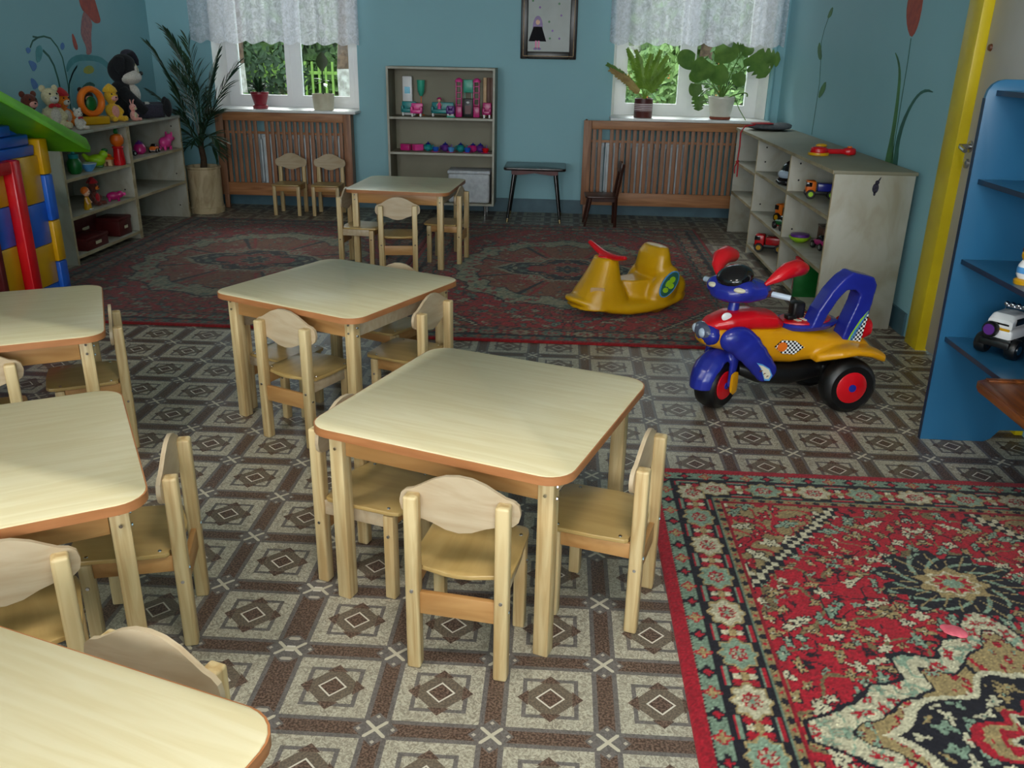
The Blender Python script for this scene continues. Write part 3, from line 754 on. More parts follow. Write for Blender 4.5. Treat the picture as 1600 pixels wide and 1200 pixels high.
chair('small chair at the left side of the far table on the rug', -1.309, 5.620, -95, RZ)
chair('left one of two small chairs facing us at the left radiator screen', -2.345, 7.455, 180)
chair('right one of two small chairs facing us at the left radiator screen', -2.010, 7.470, 180)
chair('small chair at the right side of the table beside the playhouse', -1.646, 2.791, 118)
chair('small chair at the table beside the playhouse, half cut by the left edge', -1.786, 2.390, 31)
chair('small chair at the right of the second table from the bottom left', -.985, 1.765, 105)
chair('small chair in front of the second table from the bottom, cut by the left edge', -1.069, 1.393, 31)
chair('small chair facing us behind the brightly lit bottom left table', -.648, 1.005, 162)
# ------------------------------------------------------------------ open toy shelves along the walls
def panel(parent, name, c, d, m='birch_panel', bev=.0015): return B().box(c, d, bev=bev).out(name, m, parent)
def hw_dots(parent, pts, axis):
    b = B()
    for p in pts: b.lathe([(.006, 0), (.005, .0015)], p, 8, rotm(rx=R(90)) if axis == 'y' else rotm(ry=R(90)))
    return b.out('cap_screws', 'fur_black', parent)
# right shelf, front at x = 1.40, three bays
XF, XBk = 1.395, 1.80
rs_ = thing('toy_shelf', 'long low birch toy shelf along the right wall', 'shelf', (0, 0, 0))
T_ = .018; HT = .83
ys = [4.575, 5.475, 6.42, 7.23]
xm = (XF+XBk)/2; dx = XBk-XF
panel(rs_, 'top_board', (xm, (ys[0]+ys[-1])/2, HT-T_/2), (dx+.02, ys[-1]-ys[0]+.02, T_), 'olive_board')
for i, y in enumerate(ys):
    panel(rs_, 'end_panel' if i in (0, 3) else 'divider', (xm, y, (HT-T_)/2), (dx, T_, HT-T_))
for k in range(3):
    ym = (ys[k]+ys[k+1])/2; dy = ys[k+1]-ys[k]-T_
    for z in ((.585, .30, .06) if k < 2 else (.565, .325)):
        panel(rs_, 'shelf_board', (xm, ym, z), (dx, dy, T_), 'birch_panel')
        B().box((XF-.001, ym, z), (.003, dy, T_+.001)).out('front_edge', 'birch_edge', rs_, 0)
    if k < 2: panel(rs_, 'back_panel', (XBk-.004, ym, HT/2), (.006, dy, HT-.04), 'birch_panel')
for y in ys[:3]: B().box((XF-.001, y, (HT-T_)/2), (.003, T_+.001, HT-T_)).out('front_edge', 'birch_edge', rs_, 0)
B().box((XF-.011, (ys[0]+ys[-1])/2, HT-T_/2), (.003, ys[-1]-ys[0]+.02, T_)).out('front_edge', 'birch_edge', rs_, 0)
hw_dots(rs_, [(XF+.06, y-T_/2, z) for y in ys[:3] for z in (.76, .66, .36, .12)][4:], 'y')
# left shelves: two units, front at x = -3.13
XF2, XB2 = -3.13, -3.60; xm = (XF2+XB2)/2; dx = XF2-XB2
def left_unit(y0, y1, zs, label, bottom):
    u = thing('toy_shelf', label, 'shelf', (0, 0, 0)); HT = .825
    panel(u, 'top_board', (xm, (y0+y1)/2, HT-T_/2), (dx+.01, y1-y0, T_), 'birch_panel')
    for y in (y0+T_/2, y1-T_/2): panel(u, 'end_panel', (xm, y, (HT-T_)/2), (dx, T_, HT-T_))
    for z in zs:
        panel(u, 'shelf_board', (xm, (y0+y1)/2, z), (dx, y1-y0-2*T_, T_))
        B().box((XF2+.001, (y0+y1)/2, z), (.003, y1-y0-2*T_, T_+.001)).out('front_edge', 'birch_edge', u, 0)
    panel(u, 'back_panel', (XB2+.004, (y0+y1)/2, HT/2), (.006, y1-y0-2*T_, HT-.04))
    for y in (y0+T_/2, y1-T_/2): B().box((XF2+.001, y, (HT-T_)/2), (.003, T_+.001, HT-T_)).out('front_edge', 'birch_edge', u, 0)
    hw_dots(u, [(XF2-.07, y1-T_, z) for z in (.74, .64, .36, .10)], 'y')
    return u
u1 = left_unit(5.36, 6.265, (.54, .30, .05), 'low birch toy shelf next to the playhouse', True)
u2 = left_unit(6.270, 7.165, (.56, .295), 'low birch toy shelf next to the tall potted palm', False)
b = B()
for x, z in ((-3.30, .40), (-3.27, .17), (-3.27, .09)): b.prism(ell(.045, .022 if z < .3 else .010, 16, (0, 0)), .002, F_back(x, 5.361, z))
b.out('finger_holes', 'fur_dark', u1, 0)  # flat dark ovals, the shade inside the holes given as colour

# ------------------------------------------------------------------ bookcase on the back wall
bc = thing('bookcase', 'pale wooden bookcase with two shelves against the back wall', 'bookcase', (0, 0, 0))
x0, x1, yf, yb, z0, z1 = -1.492, -.578, 7.55, 7.855, .095, 1.228
xm_ = (x0+x1)/2; ym_ = (yf+yb)/2
for x in (x0+.009, x1-.009): B().box((x, ym_, (z0+z1)/2), (.018, yb-yf, z1-z0), bev=.0015).out('side_panel', 'olive_board', bc)
for z, n in ((z1-.009, 'top_board'), (z0+.009, 'bottom_board'), (.818, 'shelf_board'), (.528, 'shelf_board')):
    B().box((xm_, ym_, z), (x1-x0-.036, yb-yf, .018), bev=.0015).out(n, 'olive_board', bc)
B().box((xm_, yb-.004, (z0+z1)/2), (x1-x0-.036, .006, z1-z0-.036)).out('back_panel', 'olive_board', bc, 0)
fe = B()
for x in (x0+.009, x1-.009): fe.box((x, yf-.001, (z0+z1)/2), (.018, .003, z1-z0))
for z in (z1-.009, z0+.009, .818, .528): fe.box((xm_, yf-.001, z), (x1-x0-.037, .003, .018))
fe.out('front_edging', 'birch_panel', bc, 0)
for x in (x0+.08, x1-.08):
    for y in (yf+.04, yb-.04): B().lathe([(.013, 0), (.013, z0)], (x, y, 0), 10).out('foot', 'steel', bc)
cb = thing('storage_box', 'white padded storage box at the bottom of the bookcase', 'box', (-.80, 7.69, z0+.019))
bx = B().box((0, 0, .125), (.36, .24, .25), bev=.02, seg=3).out('box_body', 'quilt_white', cb)
B().box((0, 0, .262), (.375, .25, .03), bev=.012, seg=3).out('box_lid', 'quilt_white', cb)
B().box((0, -.121, .255), (.34, .004, .006)).out('trim_cord', 'fur_black', cb, 0)

# ------------------------------------------------------------------ radiator screens and radiators
def screen(x0, x1, label, gap_i, legx):
    s = thing('radiator_screen', label, 'radiator cover', (0, 0, 0), 0, 'wooden radiator screens under the windows')
    yF = 7.675; zt, zb = .826, .115
    for x in (x0+.035, x1-.035): B().box((x, yF, (zt+zb)/2), (.07, .022, zt-zb), bev=.003).out('stile', 'pine_dark_z', s)
    B().box(((x0+x1)/2, yF, zt-.035), (x1-x0-.14, .022, .07), bev=.003).out('top_rail', 'pine_dark_x', s)
    B().box(((x0+x1)/2, yF, zb+.055), (x1-x0-.14, .022, .11), bev=.003).out('bottom_rail', 'pine_dark_x', s)
    for x in (x0+.025, x1-.025): B().box((x, 7.76, (zt+zb)/2), (.02, .15, zt-zb), bev=.002).out('side_panel', 'pine_dark_z', s)
    for x in legx: B().box((x, yF, zb/2), (.04, .03, zb), bev=.003).out('foot', 'pine_dark_z', s)
    n = int((x1-x0-.14)/.0485); p = (x1-x0-.14)/n
    me = None
    for k in range(n):
        if k == gap_i: continue
        w = .031; x = x0+.07+p*(k+.5)
        if me is None:
            o = B().box((0, 0, 0), (w, .014, zt-zb-.15), bev=.002).out('slat', 'pine_dark_z', s); me = o.data
        else:
            o = bpy.data.objects.new('slat', me); COL.objects.link(o); o.parent = s
        o.location = (x, yF+.012, (zt+zb)/2+.018); o.rotation_euler = (0, R(rnd.uniform(-.25, .25)), 0)
    B().box(((x0+x1)/2, yF+.026, .655), (x1-x0-.14, .012, .02)).out('cross_batten', 'pine_dark_x', s, 0)
    return s
screen(-3.035, -1.835, 'slatted wooden radiator screen under the left window', 6, (-2.99, -1.88))
screen(.178, 1.60, 'slatted wooden radiator screen under the right window', 2, (.22, 1.56))
def radiator(x0, n, label):
    t = thing('radiator', label, 'radiator', (0, 0, 0), 0, 'ribbed radiators behind the screens')
    me = None
    for k in range(n):
        if me is None:
            b = B().box((0, 0, .40), (.052, .018, .46), bev=.006); b.box((0, -.04, .40), (.03, .03, .44), bev=.01); b.box((0, .035, .40), (.03, .03, .44), bev=.01)
            b.box((0, 0, .20), (.055, .09, .05), bev=.012); b.box((0, 0, .62), (.055, .09, .05), bev=.012)
            o = b.out('rib', 'radiator_paint', t); me = o.data
        else:
            o = bpy.data.objects.new('rib', me); COL.objects.link(o); o.parent = t
        o.location = (x0+k*.06, 7.775, 0)
    L = n*.06
    B().tube([(x0-.06, 7.775, .62), (x0-.02, 7.775, .62)], .013, 8).out('pipe', 'radiator_paint', t)
    for x in (x0+.06, x0+L-.12): B().box((x, 7.845, .60), (.03, .05, .03)).out('bracket', 'radiator_paint', t, 0)
radiator(-2.75, 14, 'ribbed pale radiator behind the left wooden screen')
radiator(.28, 14, 'ribbed pale radiator behind the right wooden screen')

# ------------------------------------------------------------------ stool and dark child chair by the back wall
st = thing('side_stool', 'small dark-topped stool with slanting tapered legs beside the bookcase', 'stool', (-.222, 7.545, 0))
B().prism(rrect(.52, .44, .03, 4), .022, Matrix.Translation((0, 0, .435)), bev=.004).out('stool_top', 'dark_top', st)
ap = B()
for y in (-.17, .17): ap.prism([(-.19, .435), (-.19, .40), (-.14, .395), (0, .412), (.14, .395), (.19, .40), (.19, .435)], .014, F_back(0, y, 0))
for x in (-.19, .19): ap.box((x, 0, .417), (.014, .32, .036))
ap.out('apron', 'maroon', st)
for sx in (-1, 1):
    for sy in (-1, 1):
        lg = B().tube([(sx*.17, sy*.14, .43), (sx*.222, sy*.195, .03)], [.018, .0105], 10).out('leg', 'black_lacquer', st)
        B().tube([(sx*.222, sy*.195, .032), (sx*.226, sy*.199, .0)], [.0112, .0105], 10).out('leg_tip', 'brass_tip', lg)
dc = thing('child_chair', 'dark brown wooden child chair before the right radiator screen', 'chair', (.36, 7.34, 0), R(92))
for sx in (-1, 1):
    B().tube([(sx*.105, -.10, 0), (sx*.105, -.10, .25), (sx*.105, -.145, .52)], [.014, .014, .012], 6).out('rear_leg', 'dark_wood', dc)
    B().tube([(sx*.115, .155, 0), (sx*.095, .11, .245)], [.009, .014], 8).out('front_leg', 'dark_wood', dc)
    B().box((sx*.10, 0, .225), (.016, .20, .03)).out('side_rail', 'dark_wood', dc, 0)
B().prism(rrect(.27, .27, .03, 4), .014, Matrix.Translation((0, .02, .243)), bev=.003).out('seat', 'dark_wood', dc)
B().box((0, -.128, .485), (.235, .014, .075), rot=rotm(rx=R(9)), bev=.004).out('backrest', 'dark_wood', dc)
B().box((0, -.10, .225), (.20, .016, .03)).out('rear_rail', 'dark_wood', dc, 0)

# ------------------------------------------------------------------ blue shelf unit and brown board at the right edge
bs_ = thing('wall_shelf', 'tall blue shelf unit with deep shelves at the right edge', 'shelf', (0, 0, 0))
pl = [(1.422, 0.0), (1.66, 0.0), (1.685, .012), (1.71, .05), (1.83, .05), (1.83, 1.31)] + [(1.405+.055 - .055*math.sin(R(a)), 1.255+.055*math.cos(R(a))) for a in (0, 22, 45, 68, 90)]
for y in (3.128, 1.86): B().prism(pl, .018, F_back(0, y, 0), bev=.001).out('side_panel', 'blue_lacquer', bs_)
B().box((1.824, 2.485, .68), (.008, 1.24, 1.20)).out('back_panel', 'blue_lacquer', bs_, 0)
pe = [(x, z) for x, z in pl[:1]] + [(1.405, 1.255), (1.399, 1.255), (1.4165, 0)]
ed = B().prism([(1.4225, 0), (1.4055, 1.25), (1.4030, 1.25), (1.4200, 0)], .0185, F_back(0, 3.1283, 0)).out('panel_edge', 'blue_edge', bs_, 0)
for z in (1.275, .985, .705, .415):
    s_ = B().box(((1.437+1.82)/2, 2.485, z-.008), (1.82-1.437, 1.246, .016), bev=.001).out('shelf_board', 'blue_lacquer', bs_)
    B().box((1.4365, 2.485, z-.008), (.002, 1.246, .0165)).out('shelf_edge', 'blue_edge', s_, 0)
bt = thing('wooden_board', 'brown varnished wooden board jutting from the blue shelf unit', 'board', (0, 0, .4155))
tp = [(1.305, 2.54), (1.315, 2.575), (1.345, 2.592), (1.77, 2.592), (1.79, 2.57), (1.79, 2.13), (1.77, 2.11), (1.345, 2.11), (1.315, 2.125), (1.305, 2.15)]
B().prism(tp, .026, bev=.004).out('board_panel', 'brown_table', bt)
for c, d in (((1.555, 2.577, .0275), (.42, .024, .005)), ((1.555, 2.125, .0275), (.42, .024, .005)), ((1.321, 2.35, .0275), (.024, .40, .005)), ((1.776, 2.35, .0275), (.024, .40, .005))): B().box(c, d, bev=.0015).out('raised_rim', 'brown_table', bt)

# ------------------------------------------------------------------ framed picture
pf = thing('framed_picture', 'dark framed picture of a small purple figure on the back wall', 'picture', (-.150, YB, 0))
w, z0, z1 = .474, 1.305, 1.96
for nm, c, d in (('frame_bar', (-w/2+.03, -.018, (z0+z1)/2), (.06, .034, z1-z0)), ('frame_bar', (w/2-.03, -.018, (z0+z1)/2), (.06, .034, z1-z0)), ('frame_bar', (0, -.018, z0+.03), (w-.12, .034, .06)), ('frame_bar', (0, -.018, z1-.03), (w-.12, .034, .06))):
    B().box(c, d, bev=.006).out(nm, 'frame_black', pf)
g = B()
for x in (-w/2+.024, w/2-.024): g.box((x, -.037, (z0+z1)/2), (.006, .005, z1-z0-.05))
for z in (z0+.024, z1-.024): g.box((0, -.037, z), (w-.05, .005, .006))
g.out('gilt_line', 'gilt', pf, 0)
pic = B().box((0, -.010, (z0+z1)/2), (w-.11, .012, z1-z0-.11)).out('picture_sheet', 'picture_ground', pf, 0)
fx, fz_ = -.095, 1.36
def flat(poly, m, n, lift=.0005, y=-.0165): B().prism(poly, lift, F_back(0, y, 0)).out(n, m, pic, 0)
flat(ell(.042, .085, 20, (fx, fz_+.20)), 'p_purple', 'painted_hair')
flat([(fx-.035, fz_+.20), (fx+.035, fz_+.20), (fx+.075, fz_+.085), (fx-.075, fz_+.085)], 'fur_black', 'painted_dress', .0008)
flat([(fx-.03, fz_+.24), (fx+.02, fz_+.25), (fx+.04, fz_+.20), (fx-.03, fz_+.20)], 'p_purple', 'painted_shawl', .0012)
flat(ell(.018, .02, 14, (fx, fz_+.235)), 'skin_plastic', 'painted_face', .0014)
for s in (-1, 1):
    flat([(fx+s*.012-.008, fz_+.03), (fx+s*.012+.008, fz_+.03), (fx+s*.012+.008, fz_+.09), (fx+s*.012-.008, fz_+.09)], 'p_magenta', 'painted_leg', .0009)
    flat(ell(.017, .010, 12, (fx+s*.016, fz_+.026)), 'p_purple', 'painted_shoe', .0009)
for i, (a, c) in enumerate(((-.14, .49), (-.08, .44), (.08, .47), (.10, .38), (0, .33), (.03, .26), (.01, .20), (.09, .20), (.02, .55))):
    flat(ell(.009, .009, 10, (a, fz_+c-.09)), 'p_purple' if i % 2 else 'p_dkgreen', 'painted_dot')
# ------------------------------------------------------------------ blending of overlapping solids into one moulded skin
def blend(o, vox=.008, it=6):
    m = o.modifiers.new('weld', 'REMESH'); m.mode = 'VOXEL'; m.voxel_size = vox; m.use_smooth_shade = True
    s = o.modifiers.new('soften', 'SMOOTH'); s.factor = .5; s.iterations = it
    return o
def sec(x, zc, hw, hz, n=16, p=2.6, yc=0):
    """superellipse ring across the x axis"""
    out = []
    for k in range(n):
        a = 2*math.pi*k/n; ca, sa = math.cos(a), math.sin(a)
        out.append((x, yc + hw*math.copysign(abs(ca)**(2/p), ca), zc + hz*math.copysign(abs(sa)**(2/p), sa)))
    return out
def secz(z, c, rx, ry, n=16, p=2.4):
    out = []
    for k in range(n):
        a = 2*math.pi*k/n; ca, sa = math.cos(a), math.sin(a)
        out.append((c[0] + rx*math.copysign(abs(ca)**(2/p), ca), c[1] + ry*math.copysign(abs(sa)**(2/p), sa), z))
    return out
def wheel(parent, c, r, w, hub_m='p_red', cap_m='p_blue', rz=0, both=True):
    rm = rotm(rz=rz) @ rotm(rx=R(-90))
    tr = w/2
    ty = B().lathe([(r*.62, -tr*.9), (r*.80, -tr), (r*.95, -tr*.75), (r, -tr*.35), (r, tr*.35), (r*.95, tr*.75), (r*.80, tr), (r*.62, tr*.9)], c, 28, rm).out('wheel', 'p_black', parent)
    B().lathe([(r*.05, -tr*1.02), (r*.55, -tr*.96), (r*.63, -tr*.8), (r*.63, tr*.8), (r*.55, tr*.96), (r*.05, tr*1.02)], c, 24, rm).out('wheel_disc', hub_m, ty)
    B().lathe([(.02, 0), (r*.16, 0), (r*.14, tr*2.18), (.004, tr*2.2)], Vector(c)-rm @ Vector((0, 0, tr*1.09)), 14, rm).out('wheel_cap', cap_m, ty)
    return ty

mat('lamp_lens', (.36, .38, .46), (.30, .32, .40), rough=.12, scale=12)
# ------------------------------------------------------------------ ride-on motorbike
bk = thing('ride_on_motorbike', 'blue, red and yellow plastic ride-on motorbike by the right toy shelf', 'toy motorbike', (.905, 3.45, 0), R(194))
R0 = .115
wheel(bk, (-.27, .150, R0), R0, .085); wheel(bk, (-.27, -.150, R0), R0, .085)
wheel(bk, (.255, 0, .105), .105, .10)['front'] = 1
b = B().loft([sec(-.20, .15, .06, .045), sec(-.05, .135, .085, .05), (sec(.08, .145, .08, .045)), sec(.16, .165, .05, .03)])
b.tube([(-.27, -.15, R0), (-.27, .15, R0)], .016, 10); b.box((-.24, 0, .15), (.10, .16, .06), bev=.01)
b.out('chassis', 'p_black', bk)
body = B().loft([sec(-.385, .245, .095, .025), sec(-.36, .255, .125, .038), sec(-.27, .265, .130, .042), sec(-.17, .262, .112, .062), sec(-.06, .262, .098, .080), sec(.05, .27, .092, .082), sec(.14, .285, .088, .075), sec(.22, .30, .085, .06), sec(.30, .305, .07, .042), sec(.335, .30, .04, .02)])
# rear mudguards over the wheels
for s in (-1, 1):
    body.loft([sec(-.40, .235, .055, .022, yc=s*.14), sec(-.34, .258, .06, .020, yc=s*.145), sec(-.27, .268, .06, .020, yc=s*.145), sec(-.20, .255, .055, .022, yc=s*.135), sec(-.13, .225, .03, .02, yc=s*.105)])
blend(body.out('body', 'p_gold', bk), .007, 5)
b = B().loft([sec(-.005, .352, .06, .02), sec(.03, .365, .08, .035), sec(.12, .372, .084, .042), sec(.22, .368, .08, .038), sec(.29, .355, .06, .024), sec(.32, .345, .03, .01)])
blend(b.out('tank_cover', 'p_red', bk), .006, 4)
# seat: blue dish with red cushion and cream stripes
M_ = Matrix.Translation((-.125, 0, .345)) @ Matrix.Rotation(R(3), 4, 'Y')
b = B().lathe([(.02, -.02), (.115, -.012), (.128, .004), (.118, .012), (.02, .013)], (0, 0, 0), 28)
for v in b.bm.verts: v.co = M_ @ Vector((v.co.x*1.10, v.co.y*.80, v.co.z))
st_ = b.out('seat', 'p_blue', bk)
b = B().lathe([(.104, .008), (.100, .018), (.02, .024), (.001, .024)], (0, 0, 0), 28, cap=False)
for v in b.bm.verts: v.co = M_ @ Vector((v.co.x*1.10, v.co.y*.80, v.co.z))
b.out('seat_cushion', 'p_red', st_)
b = B()
for k, x in enumerate((-.055, -.022, .012, .045)):
    b.prism([(x-.006, .052), (x+.012, .052), (x+.026, -.005), (x+.012, -.005)], .003, M_ @ Matrix.Translation((0, 0, .0215)))
    b.prism([(x-.002, -.028), (x+.012, -.028), (x+.016, -.045), (x+.004, -.045)], .003, M_ @ Matrix.Translation((0, 0, .0205)))
b.out('seat_stripes', 'ceramic_cream', st_, 0)
B().box((-.085, .0, .400), (.055, .05, .070), bev=.012, seg=3).box((-.055, .01, .372), (.04, .04, .02), bev=.006).out('toy_clip', 'p_black', bk)
# backrest arch: one wide moulded arch, open through the side
arch = [(-.100, .345), (-.125, .42), (-.172, .50), (-.215, .55), (-.25, .575), (-.345, .552), (-.364, .52), (-.355, .44), (-.342, .36), (-.332, .265), (-.240, .265), (-.258, .35), (-.288, .44), (-.296, .480), (-.275, .502), (-.235, .502), (-.203, .465), (-.166, .40), (-.146, .345)]
M5 = Matrix(((1, 0, 0, 0), (0, 0, -1, .105), (0, 1, 0, 0), (0, 0, 0, 1)))
blend(B().prism(arch, .085, M5).out('backrest_arch', 'p_blue', bk), .006, 4)
B().loft([sec(-.31, .315, .07, .04), sec(-.36, .322, .085, .055), sec(-.395, .325, .075, .042), sec(-.41, .325, .04, .02)]).out('tail_box', 'p_red', bk)
# front: fork, mudguard, fairings, lamp, steering head
b = B()
cw = (.255, 0, .105)
for k in range(9):
    a0 = R(-10 + k*20)
secs = []
for k in range(9):
    a = R(2 + k*17); rr = .134
    p = Vector((cw[0]+rr*math.cos(a), 0, cw[2]+rr*math.sin(a))); t = .064 - .022*abs(k-3)/5
    nrm = Vector((math.cos(a), 0, math.sin(a)))
    ring = []
    for j in range(12):
        q = 2*math.pi*j/12; ring.append(tuple(p + Vector((0, t*math.cos(q), 0)) + nrm*(.022*math.sin(q) - .020*math.cos(q)**2)))
    secs.append(ring)
b.loft(secs)
for s in (-1, 1):
    b.tube([(.235, s*.045, .31), (.235, s*.062, .22), (.255, s*.066, .105)], [.026, .026, .018], 10, flat=.6)
b.tube([(.215, 0, .25), (.195, 0, .36), (.180, 0, .46)], [.035, .026, .022], 10)
blend(b.out('fork', 'p_blue', bk), .006, 4)
for s in (-1, 1):
    B().loft([sec(.235, .125, .006, .045, 12, yc=s*.083), sec(.255, .125, .008, .050, 12, yc=s*.083), sec(.275, .13, .006, .040, 12, yc=s*.083)]).out('fork_inset', 'p_gold', bk)
for s in (-1, 1):   # knee fairings: big lobe sweeping down and back
    b = B().ball((.200, s*.086, .305), (.080, .036, .060), 20).ball((.160, s*.094, .275), (.066, .034, .056), 18, rotm(ry=R(35))).ball((.125, s*.101, .238), (.060, .030, .052), 18, rotm(ry=R(40))).ball((.098, s*.105, .205), (.056, .025, .052), 18, rotm(ry=R(42))).ball((.074, s*.108, .175), (.052, .021, .046), 18, rotm(ry=R(45)))
    blend(b.out('knee_fairing', 'p_blue', bk), .006, 22)
    poly = [(.130, .222), (.105, .215), (.072, .195), (.056, .165), (.066, .142), (.088, .145), (.100, .175), (.112, .200)]
    M2 = Matrix(((1, 0, 0, 0), (0, 0, -s, s*.1325), (0, 1, 0, 0), (0, 0, 0, 1)))
    def shr(pl, f):
        cx = sum(p[0] for p in pl)/len(pl); cy = sum(p[1] for p in pl)/len(pl); return [(cx+(x-cx)*f, cy+(y-cy)*f) for x, y in pl]
    st1 = B().prism(poly, .003, M2).out('sticker', 'p_sky', bk, 0); B().prism(shr(poly, .80), .0042, M2 @ Matrix.Translation((0, 0, -.0008))).out('sticker_inner', 'ceramic_cream', st1, 0)
    qb = B()
    for i in range(3): qb.prism([(.070+.014*i, .165+.012*i), (.084+.014*i, .158+.012*i), (.080+.014*i, .166+.012*i)], .006, M2 @ Matrix.Translation((0, 0, -.0012)))
    qb.out('sticker_ticks', 'p_brown', st1, 0)
    # checkered lozenge on the flank and the back post
    loz = [(.045, .275), (.015, .302), (-.045, .296), (-.085, .268), (-.045, .240), (.01, .245)]
    sp_ = B().prism(loz, .004, Matrix(((1, 0, 0, 0), (0, 0, -s, s*.1005), (0, 1, 0, 0), (0, 0, 0, 1)))).out('checkered_sticker', 'checker', bk, 0)
    B().prism(ell(.022, .020, 14, (.012, .274)), .005, Matrix(((1, 0, 0, 0), (0, 0, -s, s*.1008), (0, 1, 0, 0), (0, 0, 0, 1)))).out('sticker_badge', 'p_orange', sp_, 0)
    ta = [(-.270, .268), (-.29, .268), (-.325, .270), (-.337, .345), (-.346, .41), (-.325, .38), (-.29, .31)]
    M3 = Matrix(((1, 0, 0, 0), (0, 0, -s, .1065 if s > 0 else .0175), (0, 1, 0, 0), (0, 0, 0, 1)))
    tk = B().prism(ta, .004, M3).out('tail_sticker', 'checker', bk, 0)
    B().prism([(-.268, .266), (-.284, .266), (-.305, .32), (-.344, .408), (-.32, .378), (-.282, .31)], .005, M3).out('sticker_stripe', 'p_sky', tk, 0)
    B().prism([(-.262, .266), (-.270, .266), (-.292, .33), (-.342, .415), (-.312, .378), (-.276, .31)], .0055, M3).out('sticker_stripe', 'p_lime', tk, 0)
    B().prism([(-.21, .268), (-.30, .272), (-.30, .262), (-.20, .254)], .004, Matrix(((1, 0, 0, 0), (0, 0, -s, s*.123), (0, 1, 0, 0), (0, 0, 0, 1)))).out('checkered_sticker', 'checker', bk, 0)
b = B()
b.ball((.312, 0, .325), (.034, .072, .036), 18)
b.out('headlamp', 'lamp_lens', bk)
for s in (-1, 1): B().ball((.333, s*.034, .326), (.014, .022, .020), 12).out('headlamp_eye', 'p_clear', bk)
b = B().ball((.295, 0, .315), (.045, .085, .050), 18)
b.out('lamp_housing', 'p_blue', bk)
B().ball((.245, .055, .395), (.022, .006, .018), 12).out('white_sticker', 'p_white', bk)
# steering head cowl, seen as a long rounded pod, with windshield, mirrors, grips
hd = B().loft([sec(.285, .485, .03, .018), sec(.265, .487, .07, .035), sec(.215, .492, .115, .046), sec(.165, .495, .135, .046), sec(.115, .495, .12, .040), sec(.085, .495, .07, .022)])
hd.ball((.21, .06, .50), (.055, .055, .042), 14).ball((.21, -.06, .50), (.055, .055, .042), 14)
blend(hd.out('steering_cowl', 'p_blue', bk), .006, 4)
B().ball((.20, 0, .545), (.075, .075, .040), 18, rotm(ry=R(18))).out('windshield', 'p_smoke', bk)
for s in (-1, 1):
    B().ball((.250, s*.062, .508), (.022, .030, .012), 12, rotm(rz=R(s*35))).out('cowl_sticker', 'ceramic_cream', bk)
    B().box((.135, s*.128, .490), (.055, .012, .022), bev=.004).out('cowl_vent', 'pot_brown', bk)
    B().tube([(.14, s*.10, .49), (.105, s*.20, .480)], [.012, .012], 10).out('grip', 'p_clear', bk)
    B().tube([(.155, s*.11, .525), (.12, s*.135, .553), (.075, s*.152, .576), (.02, s*.16, .582), (-.02, s*.16, .570), (-.03, s*.16, .553)], [.008, .026, .038, .042, .036, .014], 14, flat=.85).out('mirror_pod', 'p_red', bk)
# the steering is turned to the left: wheel, fork and head follow
TURN = R(33); PV = Matrix.Translation((.205, 0, 0)) @ Matrix.Rotation(TURN, 4, 'Z') @ Matrix.Translation((-.205, 0, 0))
for o in list(bk.children):
    nm = o.name.split('.')[0]
    if nm in ('fork', 'fork_inset', 'steering_cowl', 'windshield', 'cowl_sticker', 'cowl_vent', 'grip', 'mirror_pod') or (nm == 'wheel' and o.get('front')):
        o.matrix_local = PV
# ------------------------------------------------------------------ yellow rocking toy
rk_scale = (1.10, 1.10, .93)
rk = thing('rocking_toy', 'yellow plastic rocking toy with red handlebar on the dark red rug', 'rocking toy', (.385, 4.72, RZ), R(211))
def rock_z(x): return .004 + .62*x*x if x < 0 else .004 + .85*x*x
b = B(); secs = []
for x, hw, th in ((-.345, .04, .015), (-.315, .095, .022), (-.25, .135, .03), (-.16, .155, .04), (-.05, .158, .045), (.06, .155, .045), (.16, .145, .04), (.25, .118, .03), (.315, .07, .022), (.345, .025, .015)):
    z = rock_z(x); secs.append(sec(x, z+th, hw, th, 18, 3.0))
b.loft(secs)
# front column, seat hump, raised back and the leg shields
b.loft([secz(.06, (.16, 0), .16, .145), secz(.14, (.16, 0), .125, .125), secz(.22, (.15, 0), .088, .10), secz(.30, (.135, 0), .062, .078), secz(.345, (.13, 0), .050, .068)])
b.loft([secz(.05, (-.10, 0), .17, .12), secz(.12, (-.09, 0), .14, .09), secz(.20, (-.07, 0), .12, .075)])
b.loft([secz(.06, (-.24, 0), .09, .13), secz(.16, (-.19, 0), .09, .12), secz(.26, (-.165, 0), .066, .12), secz(.34, (-.165, 0), .050, .11), secz(.385, (-.175, 0), .036, .085)])
for s in (-1, 1):
    b.ball((-.155, s*.105, .14), (.080, .052, .15), 16, rotm(ry=R(-22)))
    b.ball((-.25, s*.06, .14), (.07, .07, .08), 14)
b.tube([(-.305, -.06, .13), (-.32, 0, .145), (-.305, .06, .13)], .035, 12)
blend(b.out('body', 'p_yellow', rk), .009, 7)
h = B().tube([(.135, -.150, .400), (.13, -.09, .374), (.13, -.03, .356), (.13, .03, .352), (.130, .10, .358), (.125, .160, .372)], [.012, .018, .021, .021, .018, .012], 10)
h.lathe([(.045, 0), (.04, .015)], (.13, 0, .338), 16)
blend(h.out('handlebar', 'p_red', rk), .005, 3)
ML = lambda x, y, z, rz, ry: Matrix.Translation((x, y, z)) @ Matrix.Rotation(R(rz), 4, 'Z') @ Matrix.Rotation(R(ry), 4, 'X')
stk = B().prism(ell(.046, .085, 20), .006, Matrix.Translation((-.155, .153, .185)) @ Matrix.Rotation(R(90), 4, 'X') @ Matrix.Rotation(R(30), 4, 'Z') @ Matrix.Translation((0, 0, -.003))).out('oval_sticker', 'p_sky', rk, 0)
